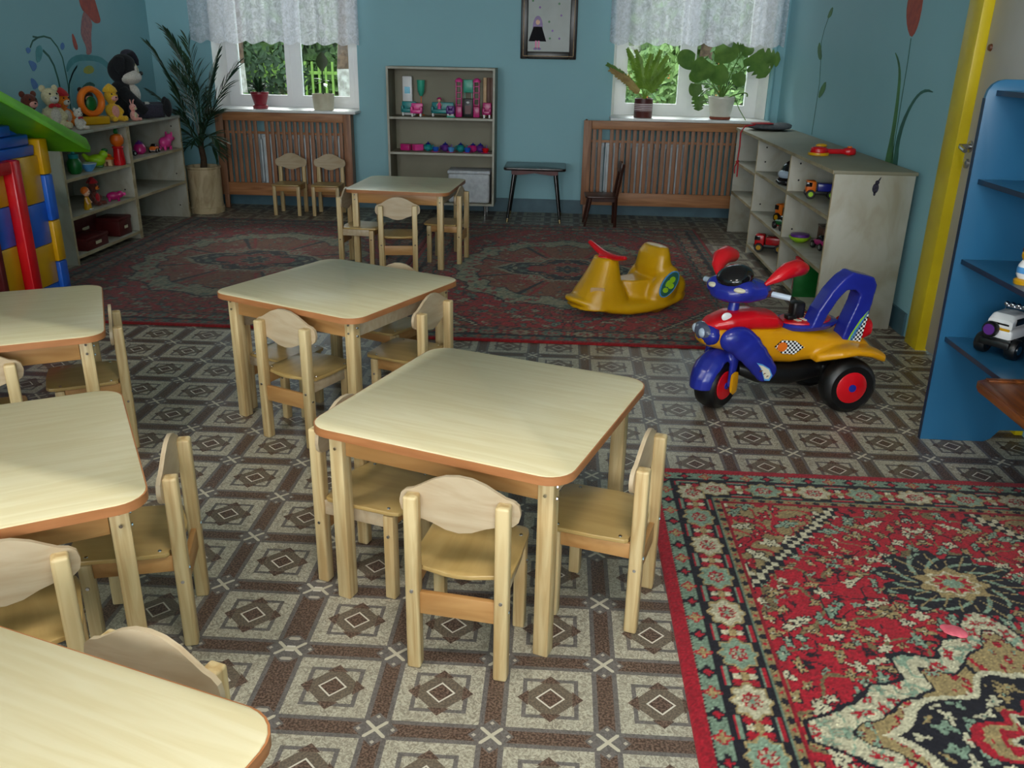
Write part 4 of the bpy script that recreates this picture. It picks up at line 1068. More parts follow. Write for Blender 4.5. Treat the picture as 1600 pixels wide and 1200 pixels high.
B().prism(ell(.040, .078, 20), .008, Matrix.Translation((-.155, .153, .185)) @ Matrix.Rotation(R(90), 4, 'X') @ Matrix.Rotation(R(30), 4, 'Z') @ Matrix.Translation((0, 0, -.004))).out('sticker_ground', 'mural_green', stk, 0)
q = B()
for x, y, a_, b_ in ((0, .03, .018, .02), (-.012, -.005, .02, .018), (.012, .0, .014, .022), (.004, -.04, .018, .016)):
    q.prism(ell(a_, b_, 10, (x, y)), .010, Matrix.Translation((-.155, .153, .185)) @ Matrix.Rotation(R(90), 4, 'X') @ Matrix.Rotation(R(30), 4, 'Z') @ Matrix.Translation((0, 0, -.005)))
q.out('sticker_print', 'p_lime', stk, 0)
lb = B().prism(rrect(.07, .042, .008, 3), .004, Matrix.Translation((.235, .097, .170)) @ Matrix.Rotation(R(34), 4, 'Z').inverted() @ Matrix.Rotation(R(72), 4, 'X') @ Matrix.Rotation(R(180), 4, 'Y') @ Matrix.Translation((0, 0, -.014))).out('label_sticker', 'p_beige', rk, 0)

rk.scale = rk_scale
# ------------------------------------------------------------------ playhouse
ph = thing('playhouse', 'plastic playhouse with green roof and blue and yellow blocks at the left edge', 'playhouse', (0, 0, RZ))
FX = -2.60; BXX = -3.45; Y0, Y1 = 2.95, 4.30; YR = (Y0+Y1)/2; ZE = .905; SL = .40
def block(name, y0, y1, z0, z1, m, x=FX, t=.05): return B().box((x-t/2, (y0+y1)/2, (z0+z1)/2), (t, y1-y0-.002, z1-z0-.002), bev=.005).out(name, m, ph)
zr = [0, .185, .39, .60, .83]
for k in range(4):
    block('wall_block', 4.06, 4.25, zr[k], zr[k+1], 'p_royal' if k % 2 == 0 else 'p_yellow')
    block('wall_block', 3.02, 3.30, zr[k], zr[k+1], 'p_royal' if k % 2 == 0 else 'p_yellow')
    for yy in ((4.06, 4.25), (3.02, 3.30)): pass
cz_ = [0, .10, .29, .50, .73, .905]
for k in range(5):
    m = 'p_royal' if k % 2 == 1 else 'p_yellow'
    B().box((FX-.02, 4.285, (cz_[k]+cz_[k+1])/2), (.08, .07, cz_[k+1]-cz_[k]-.002), bev=.008).out('corner_block', m, ph)
    B().box((FX-.02, 2.965, (cz_[k]+cz_[k+1])/2), (.08, .07, cz_[k+1]-cz_[k]-.002), bev=.008).out('corner_block', m, ph)
    B().box((BXX+.03, 4.285, (cz_[k]+cz_[k+1])/2), (.08, .07, cz_[k+1]-cz_[k]-.002), bev=.008).out('corner_block', m, ph)
for k in range(4):
    B().box(((FX+BXX)/2, 4.27, (zr[k]+zr[k+1])/2), (FX-BXX-.12, .04, zr[k+1]-zr[k]-.002), bev=.004).out('side_wall_block', 'p_royal' if k % 2 else 'p_yellow', ph)
B().prism([(4.25, .83), (4.25, .90), (YR, ZE+SL*(Y1-YR)-.005), (3.0, .90), (3.0, .83)], .03, F_left(FX-.065, 0, 0)).out('gable_panel', 'p_royal', ph)
# gable: siding planks
z = .83
while z < ZE + SL*(Y1-YR) - .05:
    z2 = z+.052; half = min((Y1-Y0)/2-.06, (ZE+SL*(Y1-YR)-z2)/SL-.02)
    if half < .05: break
    B().box((FX-.03, YR, (z+z2)/2), (.05, 2*half, .050), rot=rotm(ry=R(6)), bev=.008).out('siding_plank', 'p_royal', ph); z = z2
# red door frame, with shutters beside it
for y in (4.02, 3.34): B().box((FX-.005, y, .415), (.07, .075, .83), bev=.012).out('door_post', 'p_red', ph)
B().box((FX-.005, 3.68, .80), (.07, .60, .06), bev=.012).out('door_lintel', 'p_red', ph)
dz = [0, .20, .43, .62, .77]
for k in range(4):
    block('door_block', 3.82, 3.98, dz[k], dz[k+1], 'p_royal' if k % 2 == 0 else 'p_yellow', FX-.015, .03)
    block('door_block', 3.38, 3.54, dz[k], dz[k+1], 'p_royal' if k % 2 == 0 else 'p_yellow', FX-.015, .03)
block('door_block', 3.54, 3.82, 0, .20, 'p_royal', FX-.015, .03)
for y in (3.80, 3.56): B().box((FX-.01, y, .485), (.05, .035, .57), bev=.006).out('window_bar', 'maroon', ph)
B().box((FX-.03, 3.68, .485), (.01, .24, .57)).out('window_opening', 'p_black', ph, 0)  # black sheet stands in for the shade inside the playhouse window
# roof slabs with rounded lower edges
for s in (-1, 1):
    L = (Y1-Y0)/2+.20
    b = B(); n = 6; t = .055; pr = []
    for i, (u, dz_) in enumerate(((0, 0), (L*.5, 0), (L-.06, 0), (L, -.02))):
        pass
    prof = [(0, 0), (L-.05, -(L-.05)*SL), (L, -L*SL-.012), (L+.01, -L*SL+.015), (L-.02, -(L-.02)*SL+t), (0, t)]
    M_ = Matrix(((0, 0, 1, BXX-.12), (s, 0, 0, YR), (0, 1, 0, ZE+SL*(Y1-YR)+.005), (0, 0, 0, 1)))
    b.prism(prof, FX-BXX+.26, M_, bev=.008)
    rf = b.out('roof_slab', 'p_green', ph)
    for k in range(3):
        u = .18+.26*k
        B().box(((FX+BXX)/2, YR+s*u, ZE+SL*(Y1-YR)-u*SL+t+.008), (FX-BXX+.24, .05, .016), rot=rotm(rx=-s*math.atan(SL)), bev=.006).out('roof_rib', 'p_green', rf)
# ------------------------------------------------------------------ painted flowers on the walls (flat paint, one patch per petal or stem)
def patch(wall, name, pts, m, side):
    x = XL+.0006 if side == 'L' else XR-.0006
    f = F_left(x, 0, 0) if side == 'L' else F_right(x, 0, 0)
    return B().prism(pts, .0012, f).out(name, m, wall, 0)
def stroke(wall, name, pts, w, m, side):
    P_ = [Vector((p[0], p[1])) for p in pts]; l, r = [], []
    for i, p in enumerate(P_):
        t = (P_[min(i+1, len(P_)-1)]-P_[max(i-1, 0)]).normalized(); n = Vector((-t.y, t.x))*w; l.append(tuple(p+n)); r.append(tuple(p-n))
    patch(wall, name, l+r[::-1], m, side)
def smoothp(pts, n=3):
    """close a hand-drawn outline smoothly"""
    for _ in range(n-1):
        q = []
        for a, b_ in zip(pts, pts[1:]+pts[:1]): q += [(a[0]*.75+b_[0]*.25, a[1]*.75+b_[1]*.25), (a[0]*.25+b_[0]*.75, a[1]*.25+b_[1]*.75)]
        pts = q
    return pts
LW = [('painted_hill', 'mural_sky', [(6.47, .84), (6.46, 1.16), (6.52, 1.22), (6.62, 1.25), (6.82, 1.25), (6.96, 1.235), (7.06, 1.19), (7.12, 1.12), (7.14, 1.0), (7.14, .84)]),
      ('painted_arch', 'mural_teal', [(6.458, 1.199), (6.52, 1.25), (6.648, 1.282), (6.819, 1.276), (6.971, 1.266), (7.09, 1.215), (7.167, 1.149), (7.158, 1.072), (7.114, 1.067), (7.094, 1.138), (7.016, 1.197), (6.907, 1.229), (6.757, 1.237), (6.609, 1.232), (6.514, 1.192), (6.455, 1.152)]),
      ('painted_figure', 'mural_pink', [(6.844, 1.602), (6.931, 1.516), (6.873, 1.412), (6.859, 1.303), (6.819, 1.276), (6.763, 1.279), (6.785, 1.327), (6.743, 1.392), (6.731, 1.434), (6.783, 1.541)]),
      ('painted_cape', 'mural_red', [(6.769, 1.691), (6.76, 1.80), (6.86, 1.86), (6.96, 1.80), (7.001, 1.704), (7.041, 1.58), (7.06, 1.514), (6.977, 1.499), (6.92, 1.522), (6.858, 1.567), (6.793, 1.594)]),
      ('painted_drop', 'mural_red', [(6.606, 1.431), (6.638, 1.403), (6.666, 1.321), (6.626, 1.306), (6.598, 1.35)]),
      ('painted_sun', 'mural_yellow', [(6.681, 1.153), (6.705, 1.189), (6.797, 1.206), (6.853, 1.18), (6.831, 1.15), (6.752, 1.139)]),
      ('painted_leaf', 'mural_green', [(6.559, 0.994), (6.626, 1.052), (6.736, 1.088), (6.82, 1.07), (6.825, 1.045), (6.753, 1.06), (6.669, 1.032), (6.626, 0.973)]),
      ('painted_bell', 'mural_teal', [(6.109, 1.324), (6.178, 1.347), (6.195, 1.303), (6.143, 1.237), (6.088, 1.226)]),
      ('painted_bell', 'mural_blue', [(5.995, 1.249), (6.08, 1.232), (6.09, 1.199), (6.034, 1.167), (6.011, 1.205)]),
      ('painted_bell', 'mural_blue', [(5.989, 1.135), (6.035, 1.123), (6.072, 1.078), (6.003, 1.052), (5.985, 1.092)]),
      ('painted_bell', 'mural_blue', [(6.426, 1.348), (6.465, 1.366), (6.484, 1.337), (6.447, 1.308), (6.422, 1.32)]),
      ('painted_bell', 'mural_blue', [(5.988, 1.319), (6.03, 1.329), (6.053, 1.308), (6.005, 1.281)])]
for i, (n, m, pts) in enumerate(LW):
    o = patch(wleft, n, smoothp(pts, 2), m, 'L'); o.location.x = .0002*i
for w, pts in ((.009, [(6.197, 1.308), (6.259, 1.269), (6.304, 1.207), (6.327, 1.121), (6.339, 1.016), (6.342, .86)]), (.006, [(6.101, 1.395), (6.16, 1.39), (6.236, 1.399), (6.317, 1.387), (6.387, 1.331), (6.431, 1.257), (6.44, 1.158), (6.447, 1.07), (6.437, 1.012), (6.43, .86)]), (.007, [(6.612, 1.202), (6.538, 1.156), (6.471, 1.093), (6.437, 1.012)]), (.006, [(6.049, 1.324), (6.092, 1.367), (6.16, 1.39)])):
    stroke(wleft, 'painted_stem', pts, w, 'mural_green', 'L')
RW = [('painted_tulip_leaf', 'mural_leaf', [(5.145, 0.70), (5.145, 0.836), (5.126, 0.952), (5.127, 1.055), (5.137, 1.174), (5.158, 1.273), (5.196, 1.339), (5.294, 1.41), (5.196, 1.364), (5.123, 1.283), (5.093, 1.159), (5.071, 1.042), (5.069, 0.94), (5.019, 0.842), (5.01, .70)]),
      ('painted_tulip_leaf', 'mural_green', [(5.02, .70), (5.019, 0.842), (5.033, 0.943), (5.0, 1.048), (4.912, 1.152), (4.829, 1.207), (4.733, 1.229), (4.623, 1.212), (4.746, 1.213), (4.83, 1.188), (4.907, 1.12), (4.958, 1.034), (4.978, 0.932), (4.95, 0.841), (4.94, .70)]),
      ('painted_tulip', 'mural_red', [(5.215, 1.664), (5.206, 1.6), (5.157, 1.526), (5.075, 1.469), (5.018, 1.5), (4.99, 1.576), (5.00, 1.69), (5.04, 1.80), (5.10, 1.84), (5.17, 1.78)]),
      ('painted_leaf', 'mural_leaf', [(6.745, 1.623), (6.695, 1.678), (6.627, 1.696), (6.624, 1.655), (6.667, 1.626)]),
      ('painted_leaf', 'mural_leaf', [(6.853, 1.477), (6.784, 1.428), (6.723, 1.352), (6.803, 1.346), (6.885, 1.417)]),
      ('painted_leaf', 'mural_leaf', [(6.548, 1.217), (6.527, 1.164), (6.576, 1.119), (6.682, 1.081), (6.675, 1.148)])]
for i, (n, m, pts) in enumerate(RW):
    o = patch(wright, n, smoothp(pts, 2), m, 'R'); o.location.x = -.0002*i
stroke(wright, 'painted_stem', [(5.073, 1.47), (5.061, 1.357), (5.058, 1.21), (5.043, .82)], .004, 'mural_green', 'R')
stroke(wright, 'painted_stem', [(6.707, 1.627), (6.77, 1.555), (6.807, 1.471), (6.747, 1.32), (6.706, 1.19), (6.712, 1.058), (6.723, 0.83)], .004, 'mural_green', 'R')

# ------------------------------------------------------------------ potted plants
def frond(parent, pts, L, w, m, n=12, droop=.25, spread=55, seed=0, stem=.006, face=None):
    """arching stalk with paired narrow leaflets"""
    r = random.Random(seed); b = B(); P_ = bez(*pts, n=16)
    b.tube(P_, [stem*(1-.7*i/16) for i in range(17)], 5)
    for k in range(n):
        t = .22+.76*k/(n-1); i = min(15, int(t*16)); p = P_[i].lerp(P_[i+1], t*16-i); d = (P_[i+1]-P_[i]).normalized()
        side = d.cross(face or Vector((0, 0, 1))); side = side.normalized() if side.length > 1e-4 else Vector((1, 0, 0))
        for s in (-1, 1):
            a = R(spread*(1-.45*t)+r.uniform(-8, 8)); q = d*math.cos(a) + side*s*math.sin(a) + Vector((0, 0, r.uniform(-.05, .2)))
            l = L*(.6+.5*math.sin(math.pi*min(1, t*1.05)))*r.uniform(.85, 1.1)
            b.leaf(p, p+q.normalized()*l, w, up=face or Vector((0, -.5, 1)), sag=droop*r.uniform(.5, 1.3), n=4, fold=.3)
    return b.out('frond', m, parent, 60)
pal = thing('potted_palm', 'tall potted palm in a round wooden tub beside the left window', 'potted plant', (-3.085, 7.43, 0))
pt = B().lathe([(.145, .0), (.150, .02), (.150, .045), (.140, .052), (.140, .37), (.147, .378), (.147, .392), (.128, .392), (.125, .34)], (0, 0, 0), 28).out('tub', 'wood_pot', pal)
B().lathe([(.001, .352), (.125, .350)], (0, 0, 0), 20, cap=False).out('soil', 'soil', pal)
B().tube([(0, 0, .34), (.012, .0, .45), (-.005, .01, .56), (.01, 0, .66)], [.032, .026, .024, .02], 9).out('trunk', 'stem_brown', pal)
fr_ = [((.01, 0, .62), (.10, .0, 1.0), (.22, .02, 1.30), 16), ((0, 0, .60), (-.08, .04, .98), (-.16, .06, 1.16), 16), ((0, 0, .58), (.06, -.10, .92), (.12, -.2, 1.02), 14), ((-.06, 0, .62), (-.10, -.1, 1.05), (-.28, -.12, 1.34), 20), ((.0, 0, .64), (-.02, .02, 1.2), (-.20, .02, 1.46), 20), ((.02, 0, .64), (.05, -.06, 1.05), (.03, -.12, 1.40), 18), ((.02, 0, .62), (.18, -.04, .95), (.40, -.06, 1.22), 14),
       ((0, 0, .60), (-.14, -.10, .86), (-.30, -.16, .99), 14), ((0, 0, .6), (.12, -.12, .82), (.26, -.2, .86), 14), ((0, 0, .56), (-.10, -.08, .74), (-.20, -.14, .68), 12), ((0, 0, .56), (.10, -.06, .72), (.20, -.12, .60), 12),
       ((0, 0, .55), (.02, -.14, .70), (.06, -.24, .62), 12), ((0, 0, .60), (.10, .05, .95), (.16, .10, 1.18), 14), ((0, 0, .58), (-.06, -.12, .82), (-.10, -.24, .86), 12), ((0, 0, .52), (-.08, .02, .62), (-.17, .02, .50), 10), ((0, 0, .52), (.08, .02, .62), (.15, -.03, .50), 10)]
for k, (a, b_, c, n) in enumerate(fr_): frond(pal, (a, b_, c), .23 if k < 7 else .17, .0075, 'leaf_dark', n, .25, 42, k, .007)

SZ = .853
rp_ = thing('potted_succulent', 'short dark-leaved plant in a dark red pot on the left sill', 'potted plant', (-2.655, 7.775, SZ))
B().lathe([(.062, 0), (.066, .02), (.066, .028), (.05, .03), (.058, .06), (.074, .118), (.078, .12), (.078, .138), (.068, .138), (.066, .12)], (0, 0, 0), 24).out('pot', 'ceramic_red', rp_)
B().lathe([(.001, .127), (.068, .125)], (0, 0, 0), 16, cap=False).out('soil', 'soil', rp_)
b = B(); r = random.Random(3)
for k in range(34):
    a = r.uniform(0, 6.28); e = r.uniform(.2, 1.3); l = r.uniform(.07, .14); p = Vector((.02*math.cos(a), .02*math.sin(a), .13+r.uniform(0, .05)))
    b.leaf(p, p+Vector((math.cos(a)*math.cos(e), math.sin(a)*math.cos(e), math.sin(e)))*l, .016, sag=.15, shape='round')
b.out('leaves', 'leaf_dark', rp_, 60)
rb = thing('potted_rubber_plant', 'rubber plant with one upright leaf in a cream pot on the left sill', 'potted plant', (-2.092, 7.775, SZ))
B().lathe([(.080, 0), (.086, .01), (.094, .12), (.096, .135), (.088, .135), (.086, .115)], (0, 0, 0), 26).out('pot', 'ceramic_cream', rb)
B().lathe([(.001, .122), (.088, .118)], (0, 0, 0), 16, cap=False).out('soil', 'soil', rb)
B().tube([(0, 0, .12), (.004, 0, .24), (0, 0, .36)], [.007, .006, .005], 7).out('stem', 'leaf_dark', rb)
b = B().leaf((0, -.01, .325), (.012, -.02, .475), .052, up=Vector((0, 1, .2)), shape='round', n=7, fold=.12)
for a, e, l, w, z in ((170, .1, .085, .034, .25), (20, .0, .07, .030, .24), (200, -.25, .07, .03, .23), (320, -.3, .06, .028, .22), (-20, -.5, .05, .02, .21)):
    a = R(a); b.leaf((0, 0, z), (l*math.cos(a)*math.cos(e), -abs(l*math.sin(a))*.5, z+l*math.sin(e)), w, shape='round', n=5)
b.out('leaves', 'leaf_rubber', rb, 60)
fe_ = thing('potted_fern', 'pale green fern in a brown patterned pot on the right sill', 'potted plant', (.680, 7.775, SZ))
pb_ = B().lathe([(.076, 0), (.078, .005), (.078, .155), (.068, .155), (.066, .135)], (0, 0, 0), 26).out('pot', 'pot_brown', fe_)
B().lathe([(.0785, .055), (.0788, .058), (.0788, .118), (.0785, .121)], (0, 0, 0), 26, cap=False).out('pot_pattern', 'pot_band', pb_)
B().lathe([(.001, .142), (.07, .14)], (0, 0, 0), 16, cap=False).out('soil', 'soil', fe_)
for k, (b_, c, m) in enumerate((((-.05, -.04, .36), (-.17, -.08, .54), 'leaf_fern'), ((-.03, -.05, .38), (-.10, -.09, .53), 'leaf_fern'), ((.04, -.04, .34), (.10, -.08, .53), 'leaf_fern'), ((.07, -.04, .32), (.16, -.06, .49), 'leaf_fern'), ((.0, -.04, .36), (.03, -.06, .50), 'leaf_fern'), ((-.10, -.03, .28), (-.30, -.06, .38), 'leaf_dry'), ((-.12, 0, .30), (-.32, 0, .42), 'leaf_mid'), ((.10, -.04, .30), (.18, -.06, .40), 'leaf_fern'))):
    frond(fe_, ((0, 0, .14), b_, c), .052, .0095, m, 24, .1, 60, k+40, .004, Vector((.15, -1, .35)))
mo = thing('potted_monstera', 'big-leaved split-leaf plant in a white pot on the right sill', 'potted plant', (1.335, 7.775, SZ))
B().lathe([(.075, 0), (.088, .006), (.088, .022), (.07, .024)], (0, 0, 0), 24).out('saucer', 'terracotta', mo)
B().lathe([(.078, .02), (.092, .06), (.104, .13), (.110, .165), (.114, .168), (.114, .185), (.102, .185), (.098, .16)], (0, 0, 0), 28).out('pot', 'pot_white', mo)
B().lathe([(.001, .172), (.102, .17)], (0, 0, 0), 18, cap=False).out('soil', 'soil', mo)
b = B()
ML_ = [(-.28, -.02, .46, .085, -160, .35), (-.16, -.05, .44, .095, -120, -.3), (-.08, -.03, .40, .085, -60, -.5), (-.07, -.03, .53, .10, 10, .1), (.05, -.02, .55, .06, 60, .2), (.22, -.04, .49, .110, -60, -.35), (.28, .0, .48, .10, 20, .1), (.10, -.06, .36, .06, -70, -.6), (-.24, -.08, .27, .055, -95, -.8), (-.21, -.09, .17, .06, -85, -.8), (.14, -.02, .55, .05, 40, .1), (-.20, 0, .36, .06, 180, -.2)]
st_b = B()
for k, (x, y, z, w, a, e) in enumerate(ML_):
    st_b.tube(bez((0, 0, .16), (x*.35, y*.3, z*.75 if z > .3 else .34), (x, y, z), 6), .0045, 5)
    a = R(a); d = Vector((math.cos(a)*.9, -.30, math.sin(e)-.25 if e < 0 else math.sin(e)*.6)).normalized()*w*2.0
    n0 = Vector((d.x*.1, -1, .45)).normalized(); base = Vector((x, y, z))-d*.15; side = d.cross(n0).normalized()
    # heart-shaped blade with notches between lobes
    rows = []; N = 12
    for i in range(N+1):
        t = i/N; ww = w*math.sqrt(max(0.0, 1-(1.75*t-.70)**2/1.12))*(1 if t < .96 else .2)
        notch = .55 if (k in (4, 5, 6, 9) and i in (4, 7, 9)) else 1.0
        p = base+d*t - n0*.08*w*t*t
        rows.append([b.bm.verts.new(p-side*ww*notch+n0*ww*.12), b.bm.verts.new(p-side*ww*.35), b.bm.verts.new(p), b.bm.verts.new(p+side*ww*.35), b.bm.verts.new(p+side*ww*notch+n0*ww*.12)])
    for r0, r1 in zip(rows, rows[1:]):
        for j in range(4): b.bm.faces.new((r0[j], r0[j+1], r1[j+1], r1[j]))
b.out('leaves', 'leaf_mid', mo, 60); 
st_b.tube(bez((.03, -.02, .17), (.22, -.06, .26), (.20, -.05, .19), 8), .006, 6).tube([(.09, -.05, .2), (.14, -.09, .09), (.20, -.10, .004)], .004, 5)
st_b.out('stems', 'leaf_mid', mo)

# ------------------------------------------------------------------ the garden behind the windows
def ground():
    b = B(); nx, ny = 24, 24
    V = [[b.bm.verts.new((-30+60*i/nx, 8.4+46*j/ny, -.45+.02*j+.10*math.sin(i*1.3)*math.cos(j*.9))) for i in range(nx+1)] for j in range(ny+1)]
    for j in range(ny):
        for i in range(nx): b.bm.faces.new((V[j][i], V[j][i+1], V[j+1][i+1], V[j+1][i]))
    return b.out('ground', 'grass', None, 60)
struct(ground(), 'green garden lawn outside the windows')
def gz(y): return -.45+.02*(y-8.4)*24/46
struct(B().prism([(-2.0, 10.5), (-1.2, 10.5), (-3.2, 21), (-4.6, 21)], .06, Matrix.Translation((0, 0, -.36))).out('garden_path', 'path', None, 0), 'sandy garden path outside the left window')
def bush(label, c, r, m, n=900, leaf=.05, seed=0):
    rr = random.Random(seed); t = thing('garden_bush', label, 'bush', (c[0], c[1], gz(c[1])), 0, 'bushes in the garden')
    b = B()
    for k in range(n):
        u = rr.uniform(-1, 1); a = rr.uniform(0, 6.283); q = math.sqrt(1-u*u); f = rr.uniform(.62, 1.0)*(1+.18*math.sin(a*3+seed)+.15*math.sin(u*5+seed))
        p = Vector((q*math.cos(a)*r[0]*f, q*math.sin(a)*r[1]*f, r[2]*.95+u*r[2]*f))
        if p.z < 0: continue
        d = Vector((rr.uniform(-1, 1), rr.uniform(-1, .3), rr.uniform(-.4, 1))).normalized()
        b.leaf(p, p+d*leaf*2.2, leaf*.55, up=Vector((rr.uniform(-1, 1), -1, .3)), n=2, shape='round', fold=.2)
    b.out('foliage', m, t, 0)
    B().tube([(0, 0, -.1), (.03, 0, r[2])], [.05, .02], 6).out('stem', 'bark', t)
bush('pale green bush outside the left window, left of the mullion', (-4.9, 12.6), (.95, .6, .62), 'foliage', 1500, .05, 1)
bush('low bush outside the left window, behind the rubber plant', (-3.75, 13.2), (.65, .5, .50), 'foliage_pale', 900, .05, 2)
bush('leafy bush low outside the right window, left pane', (.95, 12.0), (.75, .5, .58), 'foliage', 1500, .045, 3)
bush('leafy bush low outside the right window, right pane', (2.3, 12.2), (.80, .5, .62), 'foliage_pale', 1500, .045, 4)
bush('tall pale shrub outside the right window, behind the fence rails', (1.4, 16.5), (1.1, .8, .95), 'foliage_pale', 1800, .07, 5)
bush('tall green shrub outside the right window, in the far corner', (3.2, 16.8), (1.2, .8, .95), 'foliage', 1600, .07, 6)
bush('dark shrub far outside the left window', (-7.4, 19.5), (1.6, .8, 1.0), 'foliage_dark', 1200, .09, 7)
bush('distant shrub outside the left window by the picket fence', (-4.9, 24.0), (1.5, .8, 1.0), 'foliage', 1100, .1, 8)
def tree(label, c, r, h, seed, crown):
    t = thing('garden_tree', label, 'tree', (c[0], c[1], gz(c[1])), 0, 'whitewashed trees in the garden'); rr = random.Random(seed)
    B().tube([(0, 0, -.1), (.02, 0, .7), (0, 0, 1.42)], [r*1.25, r*1.05, r], 12).out('whitewashed_trunk', 'whitewash', t)
    B().tube([(0, 0, 1.415), (.04, 0, 2.1), (0, .05, h)], [r*.98, r*.85, r*.5], 12).out('trunk', 'bark', t)
    b = B().ball((0, 0, h), (crown*.72, crown*.72, crown*.5), 14)
    for k in range(1300):
        u = rr.uniform(-1, 1); a = rr.uniform(0, 6.283); q = math.sqrt(1-u*u); f = rr.uniform(.3, 1)
        p = Vector((q*math.cos(a)*crown*f, q*math.sin(a)*crown*f, h+u*crown*.7*f)); d = Vector((rr.uniform(-1, 1), rr.uniform(-1, 1), rr.uniform(-1, .6))).normalized()
        b.leaf(p, p+d*.24, .075, up=Vector((rr.uniform(-1, 1), -1, .3)), n=2, shape='round')
    b.out('crown', 'foliage', t, 0)
tree('tree with whitewashed trunk nearest the right of the left window', (-3.60, 14.8), .13, 3.4, 1, .9)
tree('left one of two whitewashed trees in the left pane', (-6.05, 16.6), .14, 3.3, 2, .85)
tree('right one of two whitewashed trees in the left pane', (-5.60, 18.5), .11, 3.4, 3, .85)
tree('tree behind the shrubs outside the right window', (2.9, 19.4), .14, 3.0, 4, 1.3)
tree('tree far off outside the right window, left pane', (.3, 20.2), .14, 3.0, 5, 1.2)
for i, (x, y, r_) in enumerate(((-8.4, 21, 2.0), (-4.3, 23.6, 2.2), (-.6, 23.4, 1.5), (2.2, 23.2, 1.3), (5.2, 22.0, 1.7))):
    rr = random.Random(50+i); t = thing('garden_tree', ['leafy tree far left of the garden', 'tall leafy tree behind the picket fence', 'tall leafy tree between the two windows, outside', 'tall leafy tree behind the right window', 'leafy tree at the far right of the garden'][i], 'tree', (x, y, gz(y)), 0, 'tall trees at the back of the garden')
    B().tube([(0, 0, -.1), (.05, 0, 1.5), (0, 0, 3.2)], [.2, .17, .12], 10).out('trunk', 'bark', t)
    b = B().ball((0, 0, 3.3), (r_*.80, r_*.45, 1.9), 16)
    for k in range(2600):
        u = rr.uniform(-1, 1); a = rr.uniform(0, 6.283); q = math.sqrt(1-u*u); f = rr.uniform(.35, 1)**.6
        p = Vector((q*math.cos(a)*r_*f, q*math.sin(a)*r_*.6*f, 3.3+u*2.3*f)); d = Vector((rr.uniform(-1, 1), rr.uniform(-1, 1), rr.uniform(-1, .6))).normalized()
        b.leaf(p, p+d*.30, .10, up=Vector((rr.uniform(-1, 1), -1, .3)), n=2, shape='round')
    b.out('crown', ('foliage', 'foliage_pale')[i % 2], t, 0)
def fence(x0, x1, y, h, m, rails, label, pick=True):
    t = thing('garden_fence', label, 'fence', (0, 0, 0)); z0 = gz(y)
    for zz in rails: B().box(((x0+x1)/2, y, z0+zz), (x1-x0, .04, .07)).out('rail', m, t, 0)
    me = None; n = int((x1-x0)/(.16 if pick else 1.4))
    for k in range(n+1):
        if me is None: o = B().box((0, 0, h/2), (.05 if pick else .08, .03 if pick else .08, h)).out('picket' if pick else 'post', m, t, 0); me = o.data
        else: o = bpy.data.objects.new('picket' if pick else 'post', me); COL.objects.link(o); o.parent = t
        o.location = (x0+(x1-x0)*k/n, y-.03, z0)
def hedge(label, x0, x1, y, h, m, seed):
    rr = random.Random(seed); t = thing('garden_hedge', label, 'hedge', ((x0+x1)/2, y, gz(y)), 0, 'tall hedges closing the garden'); L = x1-x0
    b = B().box((0, .3, h*.47), (L*.97, .5, h*.92), bev=.2, seg=2)
    for k in range(4200):
        p = Vector((rr.uniform(-L/2, L/2), rr.uniform(-.15, .1), rr.uniform(0, h)*(1+.08*math.sin(k)))); d = Vector((rr.uniform(-1, 1), rr.uniform(-1, .2), rr.uniform(-.6, .8))).normalized()
        b.leaf(p, p+d*.36, .12, up=Vector((rr.uniform(-1, 1), -1, .3)), n=2, shape='round')
    b.out('foliage', m, t, 0)
hedge('tall hedge far behind the left window', -13, -2, 27, 5.2, 'foliage', 91); hedge('tall hedge far behind the right window', -1.9, 9, 26, 5.2, 'foliage_pale', 92)
fence(-7.8, -3.4, 21.5, 1.35, 'fence_green', (.3, 1.1), 'yellow-green picket fence outside the left window')
fence(.2, 3.9, 14.2, 1.28, 'whitewash', (.85,), 'low white rail fence outside the right window', False)
fence(.2, 4.4, 18.0, 1.7, 'fence_orange', (1.3,), 'orange playground rail outside the right window', False)
